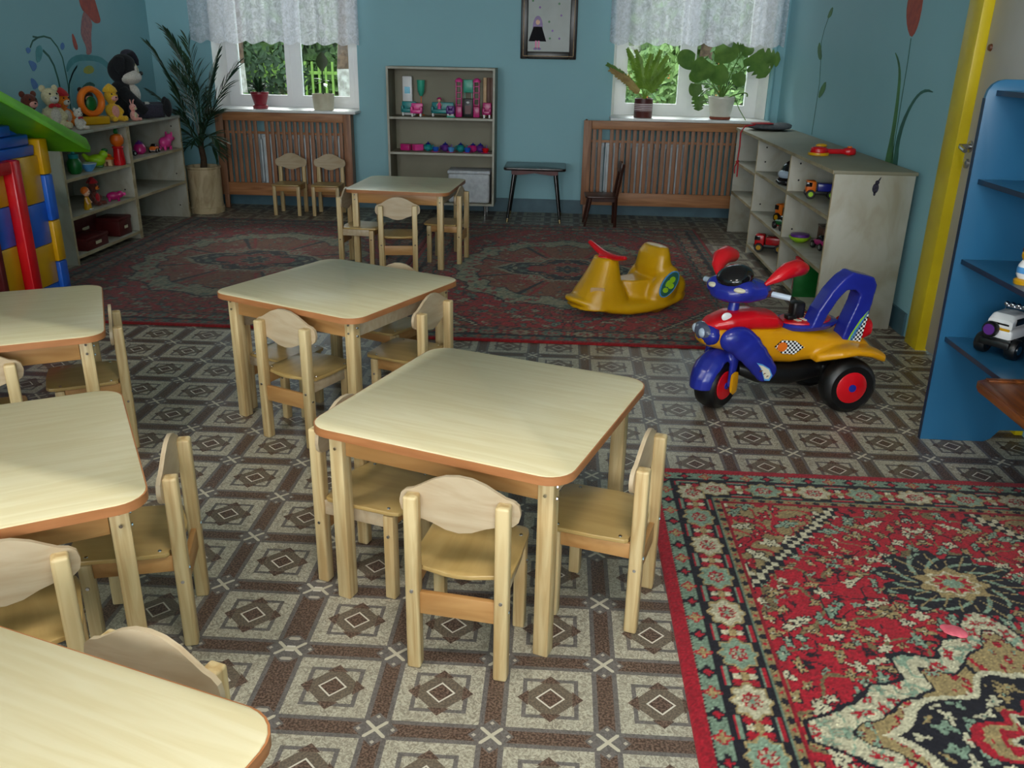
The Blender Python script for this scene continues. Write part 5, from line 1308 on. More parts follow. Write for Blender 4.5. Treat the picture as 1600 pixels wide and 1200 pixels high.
# ------------------------------------------------------------------ toys
def toy(name, label, cat, loc, deg=0, group=None): return thing(name, label, cat, loc, R(deg), group)
def plush(label, loc, deg, s, m, belly, ear='round', bow=None, muzzle=None, hat=None, earm=None, cat='soft toy', name='plush_animal'):
    """sitting soft toy, facing +Y local, about s tall"""
    t = toy(name, label, cat, loc, deg, 'soft toys on top of the left shelves')
    b = B().ball((0, 0, .26*s), (.19*s, .17*s, .27*s), 16)
    for sx in (-1, 1):
        b.tube([(sx*.10*s, .05*s, .09*s), (sx*.17*s, .24*s, .08*s), (sx*.19*s, .36*s, .10*s)], [.09*s, .085*s, .08*s], 10)
        b.tube([(sx*.15*s, .0, .42*s), (sx*.24*s, .08*s, .30*s), (sx*.22*s, .16*s, .22*s)], [.065*s, .06*s, .06*s], 10)
    blend(b.out('body', m, t), .012*s/.3, 4)
    hd = blend(B().ball((0, .02*s, .68*s), (.19*s, .18*s, .19*s), 16).ball((0, 0, .52*s), (.10*s, .1*s, .08*s), 10).out('head', m, t), .012*s/.3, 3)
    B().ball((0, .165*s, .63*s), (.10*s, .075*s, .075*s), 12).out('muzzle', muzzle or belly, hd)
    B().ball((0, .235*s, .655*s), (.026*s, .02*s, .02*s), 8).out('nose', 'fur_black', hd)
    e = B()
    for sx in (-1, 1): e.ball((sx*.075*s, .165*s, .745*s), .022*s, 8)
    e.out('eyes', 'p_black', hd)
    for sx in (-1, 1):
        if ear == 'round': B().ball((sx*.14*s, 0, .85*s), (.075*s, .035*s, .075*s), 12).out('ear', earm or m, hd)
        else: B().tube([(sx*.08*s, 0, .84*s), (sx*.13*s, -.01*s, 1.0*s), (sx*.20*s, .02*s, 1.08*s)], [.04*s, .055*s, .03*s], 8, flat=.5).out('ear', earm or m, hd)
    B().ball((0, .135*s, .27*s), (.12*s, .06*s, .17*s), 12).out('belly', belly, t)
    if bow:
        bw = B()
        for sx in (-1, 1): bw.ball((sx*.07*s, .15*s, .50*s), (.075*s, .03*s, .045*s), 10, rotm(ry=R(18*sx)))
        bw.ball((0, .17*s, .5*s), .03*s, 8); bw.out('bow', bow, t)
    if hat: B().lathe([(.20*s, .80*s), (.19*s, .84*s), (.13*s, .93*s), (.05*s, 1.0*s), (.01*s, 1.02*s)], (0, 0, 0), 14).out('hat', hat, hd)
    return t
ZT_ = .826
plush('brown soft toy at the roof end of the left shelves', (-3.36, 5.50, ZT_), -115, .27, 'fur_brown', 'fur_pink')
plush('cream teddy bear with a red bow on the left shelf', (-3.36, 5.74, ZT_), -120, .30, 'fur_cream', 'fur_white', bow='fur_red')
plush('small white soft toy with a red scarf in front of the teddy bear', (-3.20, 5.76, ZT_), -110, .15, 'fur_white', 'fur_white', bow='fur_red')
plush('orange and white rooster-like soft toy with a crimson cap', (-3.40, 5.95, ZT_), -110, .25, 'fur_orange', 'fur_white', hat='fur_red')
plush('dark brown monkey soft toy beside the orange ring toy', (-3.44, 6.34, ZT_), -125, .26, 'fur_dark', 'fur_brown', muzzle='fur_pink')
plush('yellow doll-like soft toy with a yellow hat', (-3.30, 6.42, ZT_), -115, .26, 'fur_yellow', 'fur_pink', hat='fur_yellow', muzzle='fur_pink')
plush('small pale pink piglet soft toy at the feet of the big black plush', (-3.20, 6.53, ZT_), -95, .14, 'fur_pink', 'fur_cream', ear='long')
# ring toy
t = toy('ring_toy', 'orange plastic ring toy on a yellow foot', 'toy', (-3.30, 6.14, ZT_), 60)
b = B(); N = 24; secs = []
for k in range(N+1):
    a = 2*math.pi*k/N; c = Vector((.078*math.cos(a), 0, .155+.082*math.sin(a))); n = Vector((math.cos(a), 0, math.sin(a)))
    secs.append([tuple(c+n*.022*math.cos(q)+Vector((0, .03*math.sin(q), 0))) for q in [i*2*math.pi/10 for i in range(10)]])
b.loft(secs, cap=False).out('ring', 'p_orange', t)
B().box((0, 0, .028), (.20, .09, .056), bev=.012, seg=3).out('foot', 'p_yellow', t)
B().ball((0, 0, .14), (.04, .014, .05), 12).tube([(0, 0, .05), (0, 0, .10)], .01, 8).out('figure', 'p_dkgreen', t)
# big black and white plush, slumped, looking to the right
t = toy('plush_dog', 'big black and white long-eared plush sitting at the end of the left shelves', 'soft toy', (-3.37, 6.78, ZT_), -62, 'soft toys on top of the left shelves')
b = B().ball((0, -.02, .13), (.115, .10, .15), 18)
for sx in (-1, 1): b.tube([(sx*.10, -.02, .21), (sx*.15, .06, .12), (sx*.13, .13, .05)], [.045, .045, .04], 10)
blend(b.out('body', 'fur_black', t), .010, 4)
hd = blend(B().ball((0, 0, .345), (.105, .10, .10), 18).ball((0, .02, .40), (.085, .085, .065), 14).out('head', 'fur_black', t), .010, 4)
B().ball((0, .05, .30), (.115, .09, .058), 16).out('muzzle', 'fur_white', hd)
B().ball((.0, .135, .325), (.022, .016, .016), 10).out('nose', 'p_black', hd)
e = B()
for sx in (-1, 1): e.ball((sx*.035, .100, .36), (.016, .010, .022), 10)
e.out('eyes', 'fur_white', hd)
B().ball((0, .055, .17), (.075, .06, .08), 14).out('belly', 'fur_white', t)
B().tube(bez((-.05, .02, .44), (-.11, .07, .54), (-.20, .12, .38), 8), [.02, .03, .036, .04, .042, .042, .04, .036, .02], 10, flat=.45).out('ear', 'fur_grey', hd)
B().tube(bez((.05, 0, .43), (.11, -.02, .46), (.135, -.01, .33), 8), [.02, .03, .036, .04, .042, .042, .04, .036, .02], 10, flat=.45).out('ear', 'fur_black', hd)
B().tube(bez((-.03, .085, .42), (.0, .125, .36), (.05, .115, .335), 6), .004, 6).out('mouth_cord', 'fur_cream', hd)
for sx in (-1, 1):
    lg = B().tube([(sx*.07, .02, .06), (sx*.10, .14, .055), (sx*.125, .26, .06)], [.055, .055, .05], 12).out('leg', 'fur_grey', t)
    B().ball((sx*.13, .29, .08), (.045, .03, .07), 12).out('foot', 'fur_black', lg)
    B().tube([(sx*.085, .135, .056), (sx*.092, .165, .056)], [.0585, .0575], 12).out('leg_band', 'fur_white', lg)

# --- small things on the left shelves
def lathe_toy(name, label, loc, parts, cat='toy', group=None):
    t = toy(name, label, cat, loc, 0, group)
    for n, m, prof in parts: B().lathe(prof, (0, 0, 0), 18).out(n, m, t)
    return t
lathe_toy('toy_jar', 'small dark green toy jar at the roof end of the upper left shelf', (-3.22, 5.66, .55), [('jar_body', 'p_dkgreen', [(.03, 0), (.045, .02), (.048, .07), (.03, .10)]), ('jar_lid', 'p_teal', [(.032, .10), (.034, .125), (.012, .13), (.012, .145)])])
lathe_toy('toy_bowl', 'small clear blue toy bowl on the upper left shelf', (-3.20, 5.79, .55), [('bowl', 'p_sky', [(.022, 0), (.045, .03), (.055, .05), (.050, .05), (.04, .03)]), ('bowl_rim', 'p_clear', [(.050, .048), (.057, .050), (.057, .056), (.050, .056)])])
t = toy('toy_hen', 'yellow and dark green toy bird on the upper left shelf', 'toy', (-3.26, 6.02, .55), -70)
bd = blend(B().ball((0, 0, .045), (.045, .06, .042), 14).ball((0, .05, .085), .03, 12).tube([(0, -.05, .05), (0, -.085, .09)], [.025, .012], 8).out('body', 'p_lime', t), .006, 3)
B().ball((0, .06, .112), (.01, .022, .014), 8).out('comb', 'p_dkgreen', t); B().tube([(0, .078, .082), (0, .10, .078)], [.009, .002], 6).out('beak', 'p_orange', t); B().box((0, 0, .006), (.07, .08, .012), bev=.003).out('stand', 'p_dkgreen', t)
t = toy('toy_house', 'tiny orange-roofed toy house on the upper left shelf', 'toy', (-3.22, 6.10, .55), 10)
B().box((0, 0, .022), (.06, .05, .044), bev=.002).out('walls', 'p_beige', t); B().prism([(-.038, 0), (.038, 0), (0, .035)], .06, F_back(0, .03, .044)).out('roof', 'p_orange', t, 0); B().box((0, -.026, .015), (.014, .003, .03)).out('door', 'p_brown', t, 0)
lathe_toy('toy_tower', 'red toy column topped with an orange ball and green leaf', (-3.165, 6.16, .55), [('column', 'p_red', [(.038, 0), (.04, .02), (.033, .10), (.033, .115), (.04, .12), (.036, .13)]), ('ball_top', 'p_orange', [(.02, .128), (.042, .15), (.047, .18), (.036, .205), (.01, .215)]), ('leaf_top', 'p_dkgreen', [(.008, .212), (.018, .225), (.012, .245), (.003, .26)])])
def doll(label, loc, deg, s, hair, dress, name='doll', cat='doll', group=None):
    t = toy(name, label, cat, loc, deg, group)
    B().lathe([(.16*s, 0), (.17*s, .03*s), (.15*s, .20*s), (.11*s, .42*s), (.10*s, .52*s), (.05*s, .56*s)], (0, 0, 0), 14).out('dress', dress, t)
    h_ = B().ball((0, .01*s, .74*s), (.17*s, .16*s, .19*s), 14).out('head', 'skin_plastic', t)
    B().ball((0, -.03*s, .80*s), (.20*s, .18*s, .18*s), 14).out('hair', hair, h_)
    e = B()
    for sx in (-1, 1): e.ball((sx*.06*s, .155*s, .74*s), .022*s, 6)
    e.out('eyes', 'p_black', h_)
    for sx in (-1, 1):
        B().tube([(sx*.09*s, 0, .50*s), (sx*.19*s, .06*s, .34*s), (sx*.18*s, .12*s, .26*s)], [.045*s, .04*s, .035*s], 8).out('arm', 'skin_plastic', t)
        B().ball((sx*.08*s, .10*s, .03*s), (.06*s, .10*s, .03*s), 8).out('shoe', 'p_white', t)
    return t
doll('small red-haired doll in a yellow dress on the middle left shelf', (-3.19, 5.69, .31), -80, .155, 'p_orange', 'p_yellow')
plush('dark red and brown plush monkey on the middle left shelf', (-3.23, 5.86, .31), -95, .19, 'fur_brown', 'fur_red', muzzle='fur_orange', hat='fur_red')['group'] = 'toys on the left shelves'
t = toy('toy_pig', 'little magenta toy pig on the middle left shelf', 'toy', (-3.19, 6.05, .31), -60)
blend(B().ball((0, 0, .035), (.032, .05, .03), 12).ball((0, .045, .045), .025, 10).out('body', 'p_magenta', t), .006, 2); B().tube([(0, .062, .045), (0, .08, .045)], [.012, .011], 10).out('snout', 'p_pink', t)
lb_ = B()
for sx in (-1, 1):
    for y in (-.03, .03): B().tube([(sx*.018, y, .0), (sx*.018, y, .025)], .009, 8).out('leg', 'p_magenta', t)
lb_.bm.free()
for i, (y, z, dy, dz, lab) in enumerate(((5.66, .0595, .30, .085, 'low dark red lidded box at the front of the bottom left shelf'), (5.86, .0595, .36, .19, 'tall dark red box at the back of the bottom left shelf'), (6.10, .0595, .20, .13, 'dark red cardboard box by the right post of the bottom left shelf'))):
    x = -3.23 if i == 0 else (-3.42 if i == 1 else -3.25)
    t = toy('storage_box', lab, 'box', (x, y, z), 0)
    B().box((0, 0, dz/2-.01), (.18, dy-.02, dz-.02), bev=.004).out('box_body', 'maroon', t); B().box((0, 0, dz-.012), (.188, dy-.01, .024), bev=.004).out('box_lid', 'maroon', t)
    B().box((.0945, 0, dz*.45), (.002, dy*.25, .02)).out('box_label', 'fur_cream', t, 0)
def car(label, loc, deg, s, m, m2, wheel_m='p_yellow', name='toy_car', cat='toy car', cab='p_smoke', truck=False):
    """toy vehicle, length s, nose to +X"""
    t = toy(name, label, cat, loc, deg)
    r = .13*s; hw = .20*s
    if truck:
        B().box((-.14*s, 0, r+.20*s), (.52*s, .40*s, .22*s), bev=.02*s).out('bed', m2, t)
        B().box((.30*s, 0, r+.20*s), (.28*s, .38*s, .34*s), bev=.05*s).out('cab', m, t)
        B().box((.36*s, 0, r+.27*s), (.165*s, .384*s, .13*s), bev=.01*s).out('windows', cab, t)
        B().box((0, 0, r+.03*s), (.92*s, .28*s, .10*s), bev=.01*s).out('chassis', 'p_black', t)
    else:
        blend(B().loft([sec(-.48*s, r+.10*s, .16*s, .07*s), sec(-.40*s, r+.12*s, .20*s, .12*s), sec(0, r+.11*s, .21*s, .13*s), sec(.35*s, r+.08*s, .20*s, .10*s), sec(.48*s, r+.06*s, .15*s, .06*s)]).out('body', m, t), .03*s, 2)
        B().loft([sec(-.30*s, r+.20*s, .16*s, .06*s), sec(-.15*s, r+.27*s, .155*s, .11*s), sec(.05*s, r+.27*s, .15*s, .10*s), sec(.2*s, r+.19*s, .15*s, .05*s)]).out('cabin', cab, t)
        B().box((0, 0, r+.01*s), (.8*s, .34*s, .05*s), bev=.01*s).out('chassis', m2, t)
    for x in (-.28*s, .30*s):
        for y in (-1, 1):
            w = B().lathe([(.3*r, -.05*s), (.9*r, -.05*s), (r, -.03*s), (r, .03*s), (.9*r, .05*s), (.3*r, .05*s)], (x, y*(hw-.01*s), r), 14, rotm(rx=R(90))).out('wheel', 'p_black', t)
            B().lathe([(.02*r, -.054*s), (.55*r, -.054*s), (.55*r, .054*s), (.02*r, .054*s)], (x, y*(hw-.01*s), r), 12, rotm(rx=R(90))).out('hub', wheel_m, w)
    return t
car('dark grey toy car at the left of the upper far shelf by the palm', (-3.27, 6.50, .57), 70, .14, 'p_black', 'p_black', 'chrome')
lathe_toy('toy_teapot', 'crimson toy pot on the upper far left shelf', (-3.25, 6.66, .57), [('pot_body', 'p_magenta', [(.025, 0), (.045, .02), (.046, .05), (.03, .075)]), ('pot_lid', 'p_purple', [(.032, .075), (.02, .088), (.008, .092), (.008, .102)])])
car('small orange toy car on the upper far left shelf', (-3.20, 6.80, .57), 100, .13, 'p_orange', 'p_white', 'p_white')
t = toy('toy_pig', 'pink toy pig with a curly snout on the upper far left shelf', 'toy', (-3.20, 7.00, .57), -20)
blend(B().ball((0, 0, .055), (.045, .055, .045), 14).ball((0, .045, .085), .036, 12).out('body', 'p_pink', t), .006, 2); B().tube([(0, .075, .08), (0, .095, .08)], [.016, .015], 10).out('snout', 'p_magenta', t)
lb_ = B()
for sx in (-1, 1):
    B().ball((sx*.028, .05, .118), (.012, .006, .018), 8).out('ear', 'p_pink', t)
    for y in (-.03, .03): B().tube([(sx*.025, y, .0), (sx*.025, y, .03)], .011, 8).out('leg', 'p_pink', t)
lb_.bm.free()

# --- right shelf
t = toy('toy_phone', 'red and yellow plastic toy lying on the right shelf top', 'toy', (1.585, 5.30, .8305), 8)
b = B().box((0, 0, .022), (.19, .05, .03), bev=.012, seg=3).lathe([(.045, .004), (.05, .02), (.045, .045), (.02, .05)], (-.085, 0, 0), 16).lathe([(.036, .004), (.04, .02), (.036, .04), (.015, .045)], (.10, 0, 0), 16)
blend(b.out('handset', 'p_red', t), .006, 2)
B().lathe([(.058, .001), (.06, .010), (.058, .016), (.02, .017)], (-.085, 0, 0), 18).out('dial', 'p_yellow', t); B().ball((-.06, .03, .052), (.035, .02, .012), 10).out('dial_cap', 'p_yellow', t); B().lathe([(.014, .0), (.014, .052)], (.10, 0, 0), 10).out('button', 'p_orange', t)
t = toy('folded_cloth', 'folded grey cloth bag with a red cord at the far end of the right shelf', 'bag', (1.60, 7.05, .8305), 0)
b = B().ball((0, 0, .024), (.17, .14, .024), 20).ball((.09, .03, .034), (.09, .08, .022), 14).ball((-.06, -.02, .04), (.08, .09, .016), 14)
blend(b.out('cloth', 'grey_cloth', t), .008, 3)
B().ball((-.07, -.05, .052), (.09, .05, .010), 12).out('red_flap', 'red_cord', t)
B().tube([(-.10, -.06, .045), (-.20, -.06, .03), (-.228, -.06, -.02), (-.226, -.07, -.12), (-.232, -.075, -.22), (-.228, -.09, -.25), (-.226, -.09, -.35)], .006, 6).ball((-.231, -.078, -.235), .013, 8).tube([(-.230, -.078, -.235), (-.245, -.05, -.28), (-.240, -.05, -.33)], .005, 6).out('cord', 'red_cord', t)
tk = B()
tk.prism(ell(.016, .026, 16, (1.607, .747)), .0015, F_back(0, 4.5655, 0)).prism(ell(.011, .011, 14, (1.612, .776)), .0015, F_back(0, 4.5655, 0)).prism([(1.611, .782), (1.622, .800), (1.628, .803), (1.622, .784)], .0015, F_back(0, 4.5655, 0)).prism(ell(.006, .011, 10, (1.606, .719)), .0015, F_back(0, 4.5655, 0))
tk.out('grey_sticker', 'fur_grey', rs_, 0)['label'] = 'grey animal-shaped sticker on the end panel'
car('blue and green toy truck on the upper shelf of the near right bay', (1.52, 5.20, .5945), 172, .20, 'p_orange', 'p_blue', 'p_lime', 'toy_truck', 'toy truck', truck=True)
t = toy('toy_blocks', 'green toy building block behind the blue truck', 'toy', (1.66, 5.00, .5945), 20); B().box((0, 0, .03), (.08, .06, .06), bev=.003).out('block', 'p_dkgreen', t)
q = B()
for x in (-.02, .02):
    for y in (-.015, .015): q.lathe([(.009, .06), (.009, .068)], (x, y, 0), 10)
q.out('studs', 'p_dkgreen', t)
lathe_toy('toy_bowl', 'lime green toy bowl in the near right bay', (1.47, 5.32, .3095), [('bowl', 'p_lime', [(.03, 0), (.06, .02), (.066, .035), (.06, .035), (.05, .02)]), ('bowl_fill', 'p_purple', [(.01, .034), (.055, .034), (.055, .05), (.02, .056)])])
car('dark red shiny toy car in the near right bay', (1.55, 5.12, .3095), 100, .17, 'p_magenta', 'p_black', 'chrome')
t = toy('wooden_box', 'small brown wooden box at the back of the near right bay', 'box', (1.66, 5.34, .3095), 0); B().box((0, 0, .045), (.13, .12, .09), bev=.002).out('box_body', 'p_brown', t); B().box((0, 0, .095), (.135, .125, .012), bev=.002).out('box_lid', 'dark_wood', t)
for i, (x, y, m, h_, lab) in enumerate(((1.44, 4.93, 'p_dkgreen', .205, 'tall green children\'s book standing in the bottom right bay'), (1.47, 4.99, 'maroon', .19, 'dark red book behind the green book'), (1.47, 5.04, 'p_royal', .175, 'blue book behind the dark red book'), (1.48, 5.09, 'p_red', .20, 'red book furthest back in the bottom right bay'))):
    t = toy('picture_book', lab, 'book', (x, y, .0695), rnd.uniform(-4, 4), 'books in the bottom right bay')
    for s in (-1, 1): B().box((0, s*.012, h_/2), (.15, .003, h_), bev=.001).out('cover', m, t)
    B().box((.003, 0, h_/2), (.138, .0205, h_-.008)).out('pages', 'fur_cream', t, 0); B().box((-.0755, 0, h_/2), (.004, .027, h_), bev=.001).out('spine', m, t)
t = toy('toy_helmet', 'black shiny toy helmet in the middle right bay', 'toy', (1.50, 5.75, .5945), 200)
b = B(); pr = [(.085, 0), (.095, .03), (.095, .07), (.08, .115), (.05, .145), (.015, .158)]
b.lathe(pr, (0, 0, 0), 22).out('shell', 'p_smoke', t); B().ball((.055, 0, .065), (.05, .075, .035), 14).out('visor', 'p_clear', t); B().tube([(.03, -.09, .04), (.09, -.05, .02), (.10, 0, .012), (.09, .05, .02), (.03, .09, .04)], .010, 8).out('chin_guard', 'p_black', t)
car('orange and black toy plane-like racer in the middle right bay', (1.56, 5.95, .3095), 120, .24, 'p_orange', 'p_black', 'p_yellow', 'toy_truck', 'toy truck', 'p_black', True)
car('green and red shiny toy car at the front of the middle right bay', (1.46, 5.70, .3095), 100, .19, 'p_dkgreen', 'p_red', 'chrome')
car('red toy car beside the green shiny car in the middle right bay', (1.66, 5.64, .3095), 80, .15, 'p_red', 'p_black', 'chrome')
car('red toy tipper truck with yellow wheels at the bottom of the middle right bay', (1.50, 6.15, .0695), 160, .24, 'p_red', 'p_red', 'p_yellow', 'toy_truck', 'toy truck', truck=True)
car('black toy car behind the tipper truck', (1.62, 5.85, .0695), 110, .2, 'p_black', 'p_black', 'chrome')
t = toy('toy_pistol', 'dark red toy drill in the far right bay', 'toy', (1.52, 6.62, .5745), 160)
B().tube([(-.08, 0, .05), (.02, 0, .05), (.08, 0, .05)], [.022, .024, .010], 10).out('barrel', 'p_magenta', t); B().box((-.06, 0, .022), (.03, .025, .044), bev=.004).out('grip', 'p_black', t)
lathe_toy('toy_cup', 'small dark red cup on the lower far right bay', (1.66, 6.62, .3345), [('cup', 'p_red', [(.025, 0), (.03, .05), (.026, .05), (.022, .01)]), ('cup_foot', 'p_black', [(.027, 0), (.027, .004), (.02, .005)])])

# --- blue shelf unit: jeep and figurine
t = toy('toy_jeep', 'white toy jeep with black bumpers and spare wheel on the blue shelf unit', 'toy car', (1.585, 2.955, .4155), 38)
s = 1.0
B().box((0, 0, .058), (.20, .10, .028), bev=.006).box((-.10, 0, .05), (.03, .105, .024), bev=.006).box((.10, 0, .05), (.03, .105, .024), bev=.006).out('chassis', 'p_black', t)
bd = B().box((0, 0, .083), (.20, .095, .036), bev=.008, seg=3).loft([sec(-.094, .115, .042, .016, 16, 5), sec(-.075, .126, .041, .024, 16, 5), sec(.0, .128, .041, .024, 16, 5), sec(.035, .112, .040, .012, 16, 5)]).out('body', 'p_white', t)
B().box((-.090, 0, .124), (.006, .062, .022), rot=rotm(ry=R(14)), bev=.002).out('rear_window', 'p_smoke', bd); B().box((-.098, -.012, .101), (.003, .05, .008)).out('number_plate', 'p_yellow', bd, 0)
for sy in (-1, 1): B().box((-.035, sy*.0405, .126), (.07, .004, .024), bev=.001).out('side_window', 'p_smoke', bd)
for x in (-.072, .072):
    for y in (-.052, .052):
        w = B().lathe([(.01, -.018), (.032, -.018), (.036, -.012), (.036, .012), (.032, .018), (.01, .018)], (x, y, .0362), 16, rotm(rx=R(90))).out('wheel', 'p_black', t)
        B().lathe([(.003, -.0195), (.016, -.0195), (.016, .0195), (.003, .0195)], (x, y, .0362), 12, rotm(rx=R(90))).out('hub', 'chrome', w)
sw = B().lathe([(.008, -.012), (.024, -.012), (.028, 0), (.024, .012), (.008, .012)], (-.113, .018, .098), 18, rotm(ry=R(90))).out('spare_wheel', 'p_black', t)
B().lathe([(.003, -.0135), (.019, -.0135), (.019, .0), (.003, .0)], (-.113, .018, .098), 16, rotm(ry=R(90))).out('wheel_cover', 'p_purple', sw)
lr = B().tube([(-.01, -.032, .150), (-.01, -.032, .162), (-.01, .032, .162), (-.01, .032, .150)], .0035, 6)
for y in (-.03, -.01, .01, .03): lr.ball((-.012, y, .170), .0095, 10)
lr.out('roof_lamps', 'chrome', t)
t = toy('toy_figurine', 'small yellow and white figurine with brown hair on the blue shelf unit', 'figurine', (1.485, 2.765, .7055), 110)
B().lathe([(.03, 0), (.032, .012), (.024, .018)], (0, 0, 0), 16).out('base', 'p_yellow', t); B().lathe([(.02, .016), (.028, .03), (.026, .06), (.018, .075)], (0, 0, 0), 16).out('body', 'p_white', t)
B().lathe([(.0275, .035), (.0285, .045), (.027, .055)], (0, 0, 0), 16, cap=False).out('belt', 'p_sky', t); h_ = B().ball((0, 0, .093), .024, 12).out('head', 'p_yellow', t); B().ball((0, -.004, .108), (.027, .027, .017), 12).out('hair', 'p_brown', h_)
# pink blob on the red rug
t = toy('plasticine_lump', 'flattened pink plasticine lump on the red foreground rug', 'plasticine', (1.040, 1.875, RZ), 0)
b = B()
b.ball((0, 0, .004), (.030, .024, .005), 16).ball((.012, -.008, .004), (.020, .022, .006), 12).ball((-.014, .010, .004), (.018, .016, .005), 12)
mat('plasticine', (.88, .42, .48), (.80, .34, .40), rough=.6, scale=60)
blend(b.out('lump', 'plasticine', t), .003, 2)

# --- doll furniture in the bookcase (upper shelf) and tea set (lower shelf)
bz = .8275; yy = 7.69
def bpos(px): return -1.489 + (px-603)*.00540
def sofa(label, px, w, m, name='doll_sofa', d=.07, h=.10, dy=0, foot='p_white'):
    t = toy(name, label, 'doll furniture', (bpos(px), yy+dy, bz), 0, 'doll furniture in the bookcase')
    B().box((0, 0, .042), (w, d, .034), bev=.008).out('seat', m, t); B().box((0, d/2-.01, .075), (w, .022, h-.02), bev=.008).out('backrest', m, t)
    for sx in (-1, 1):
        B().box((sx*(w/2-.01), 0, .055), (.022, d, .055), bev=.008).out('armrest', m, t)
        f = B()
        for y in (-d/2+.012, d/2-.012): f.box((sx*(w/2-.015), y, .013), (.012, .012, .026))
        f.out('feet', foot, t, 0)
    return t
sofa('teal doll sofa at the left end of the upper bookcase shelf', 631, .125, 'p_teal', dy=.05)
sofa('pink doll armchair before the left teal sofa', 647, .10, 'p_pink', 'doll_armchair', dy=-.06, h=.085)
sofa('teal doll sofa with a doll in the middle of the upper bookcase shelf', 686, .19, 'p_teal', dy=.02)
t = toy('doll_wardrobe', 'tall white doll wardrobe with a mirror', 'doll furniture', (bpos(628), 7.80, bz), 0, 'doll furniture in the bookcase')
B().box((0, 0, .16), (.085, .05, .32), bev=.008).out('wardrobe_body', 'p_white', t); B().box((0, -.026, .205), (.048, .003, .055)).out('mirror', 'mirror', t, 0); B().box((0, -.026, .06), (.06, .003, .08)).out('drawer', 'gilt', t, 0)
t = toy('doll_lamp', 'green doll floor lamp with a tall shade', 'doll furniture', (bpos(650), 7.78, bz), 0, 'doll furniture in the bookcase')
B().lathe([(.03, 0), (.03, .006), (.004, .012), (.004, .17)], (0, 0, 0), 12).out('stand', 'p_orange', t); B().lathe([(.012, .16), (.03, .20), (.036, .29), (.03, .29)], (0, 0, 0), 14).out('shade', 'p_mint', t)
doll('pink-haired doll sitting on the middle teal sofa', (bpos(681), yy+.02, bz+.058), 180, .10, 'p_magenta', 'p_pink', group='doll furniture in the bookcase')
sofa('small purple doll footstool right of the middle sofa', 700, .07, 'p_purple', 'doll_footstool', .05, .05, -.03)
t = toy('doll_rug', 'flat mint green doll tray before the pink tower', 'doll furniture', (bpos(702), yy-.09, bz), 0, 'doll furniture in the bookcase'); B().box((0, 0, .008), (.07, .05, .012), bev=.004).out('tray', 'p_mint', t); B().box((0, 0, .017), (.05, .03, .006), bev=.002).out('tray_fill', 'p_white', t)
for px, lab in ((713, 'pink doll tower cabinet left of the black fireplace'), (741, 'pink doll tower cabinet right of the black fireplace')):
    t = toy('doll_tower', lab, 'doll furniture', (bpos(px), yy, bz), 0, 'doll furniture in the bookcase')
    B().box((0, 0, .045), (.055, .06, .09), bev=.006).out('cupboard', 'p_magenta', t)
    for sx in (-1, 1): B().box((sx*.022, 0, .185), (.008, .05, .20), bev=.002).out('post', 'p_pink', t)
    for z in (.10, .15, .20, .25): B().box((0, 0, z), (.05, .05, .006), bev=.001).out('shelf', 'p_pink', t)
    B().lathe([(.034, .285), (.034, .295), (.02, .312), (.004, .318)], (0, 0, 0), 14).out('dome', 'p_pink', t)
t = toy('doll_fireplace', 'black doll fireplace under a mint panel', 'doll furniture', (bpos(727), yy+.03, bz), 0, 'doll furniture in the bookcase')
B().box((0, 0, .075), (.085, .05, .15), bev=.004).out('hearth', 'p_black', t); B().box((0, -.026, .06), (.05, .003, .07)).out('hearth_opening', 'maroon', t, 0); B().ball((0, -.03, .12), (.014, .006, .010), 8).out('clock', 'p_white', t)
B().box((0, .012, .25), (.085, .012, .105), bev=.003).out('mint_panel', 'p_mint', t); 
for sx in (-1, 1): B().box((sx*.03, .014, .175), (.006, .008, .05)).out('panel_post', 'p_mint', t, 0)
t = toy('doll_screen', 'brown doll folding screen at the right end of the upper bookcase shelf', 'doll furniture', (bpos(758), 7.78, bz), 0, 'doll furniture in the bookcase')
for k in range(3): B().box((-.03+.03*k, .006*(k % 2), .16), (.028, .006, .32), bev=.002).out('screen_leaf', 'p_brown' if k else 'p_beige', t)
sofa('dark pink doll chair before the brown folding screen', 758, .075, 'p_magenta', 'doll_chair', .06, .115, -.04)
bz2 = .5375
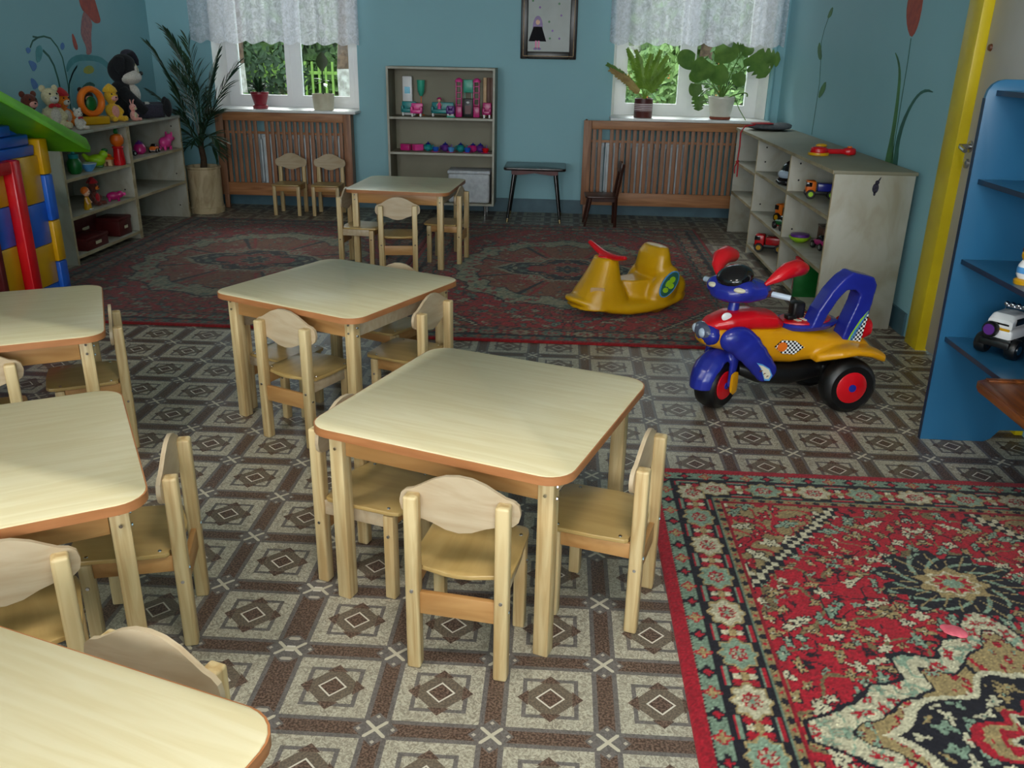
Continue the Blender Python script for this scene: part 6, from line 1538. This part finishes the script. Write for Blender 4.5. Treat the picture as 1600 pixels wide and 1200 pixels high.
items = [(626, 'p_magenta', 'box', 'dark pink toy box at the left end of the tea set'), (645, 'p_pink', 'box', 'pink toy box second from the left of the tea set'), (662, 'p_teal', 'pot', 'teal toy teapot on the lower bookcase shelf'), (677, 'p_royal', 'cup', 'blue toy cup between the teapots'), (690, 'p_purple', 'pot', 'purple toy teapot on the lower bookcase shelf'), (702, 'p_sky', 'cup', 'light blue toy cup right of the purple teapot'), (715, 'p_teal', 'pot', 'dark teal toy pot right of the middle of the lower bookcase shelf'), (728, 'p_royal', 'cup', 'blue toy cup before the magenta pots'), (735, 'p_magenta', 'pot', 'magenta toy teapot on the lower bookcase shelf'), (747, 'p_purple', 'pot', 'violet toy pot near the right end of the tea set'), (757, 'p_red', 'cup', 'red toy cup at the right end of the tea set')]
for px, m, k, lab in items:
    t = toy('toy_'+{'box': 'box', 'pot': 'teapot', 'cup': 'cup'}[k], lab, 'toy dish', (bpos(px), 7.61 if k == 'cup' else 7.71, bz2), rnd.uniform(-40, 40), 'toy tea set in the bookcase')
    if k == 'box': B().box((0, 0, .022), (.085, .06, .044), bev=.006).out('box_body', m, t); B().box((0, 0, .048), (.088, .063, .010), bev=.003).out('box_lid', m, t)
    elif k == 'pot':
        B().lathe([(.02, 0), (.036, .015), (.038, .038), (.024, .056)], (0, 0, 0), 16).out('pot_body', m, t); B().lathe([(.026, .055), (.016, .064), (.006, .067), (.006, .076)], (0, 0, 0), 12).out('pot_lid', 'p_blue' if m != 'p_blue' else 'p_pink', t)
        B().tube(bez((.034, 0, .02), (.055, 0, .03), (.058, 0, .055), 5), [.010, .009, .008, .007, .006, .006], 8).out('spout', m, t); B().tube(bez((-.03, 0, .048), (-.066, 0, .04), (-.034, 0, .012), 6), .005, 6).out('handle', m, t)
    else:
        B().lathe([(.016, .004), (.026, .02), (.030, .042), (.026, .042), (.014, .012)], (0, 0, 0), 14).out('cup_body', m, t); B().lathe([(.02, 0), (.040, .004), (.042, .007), (.02, .006)], (0, 0, 0), 16).out('saucer', 'p_pink', t)
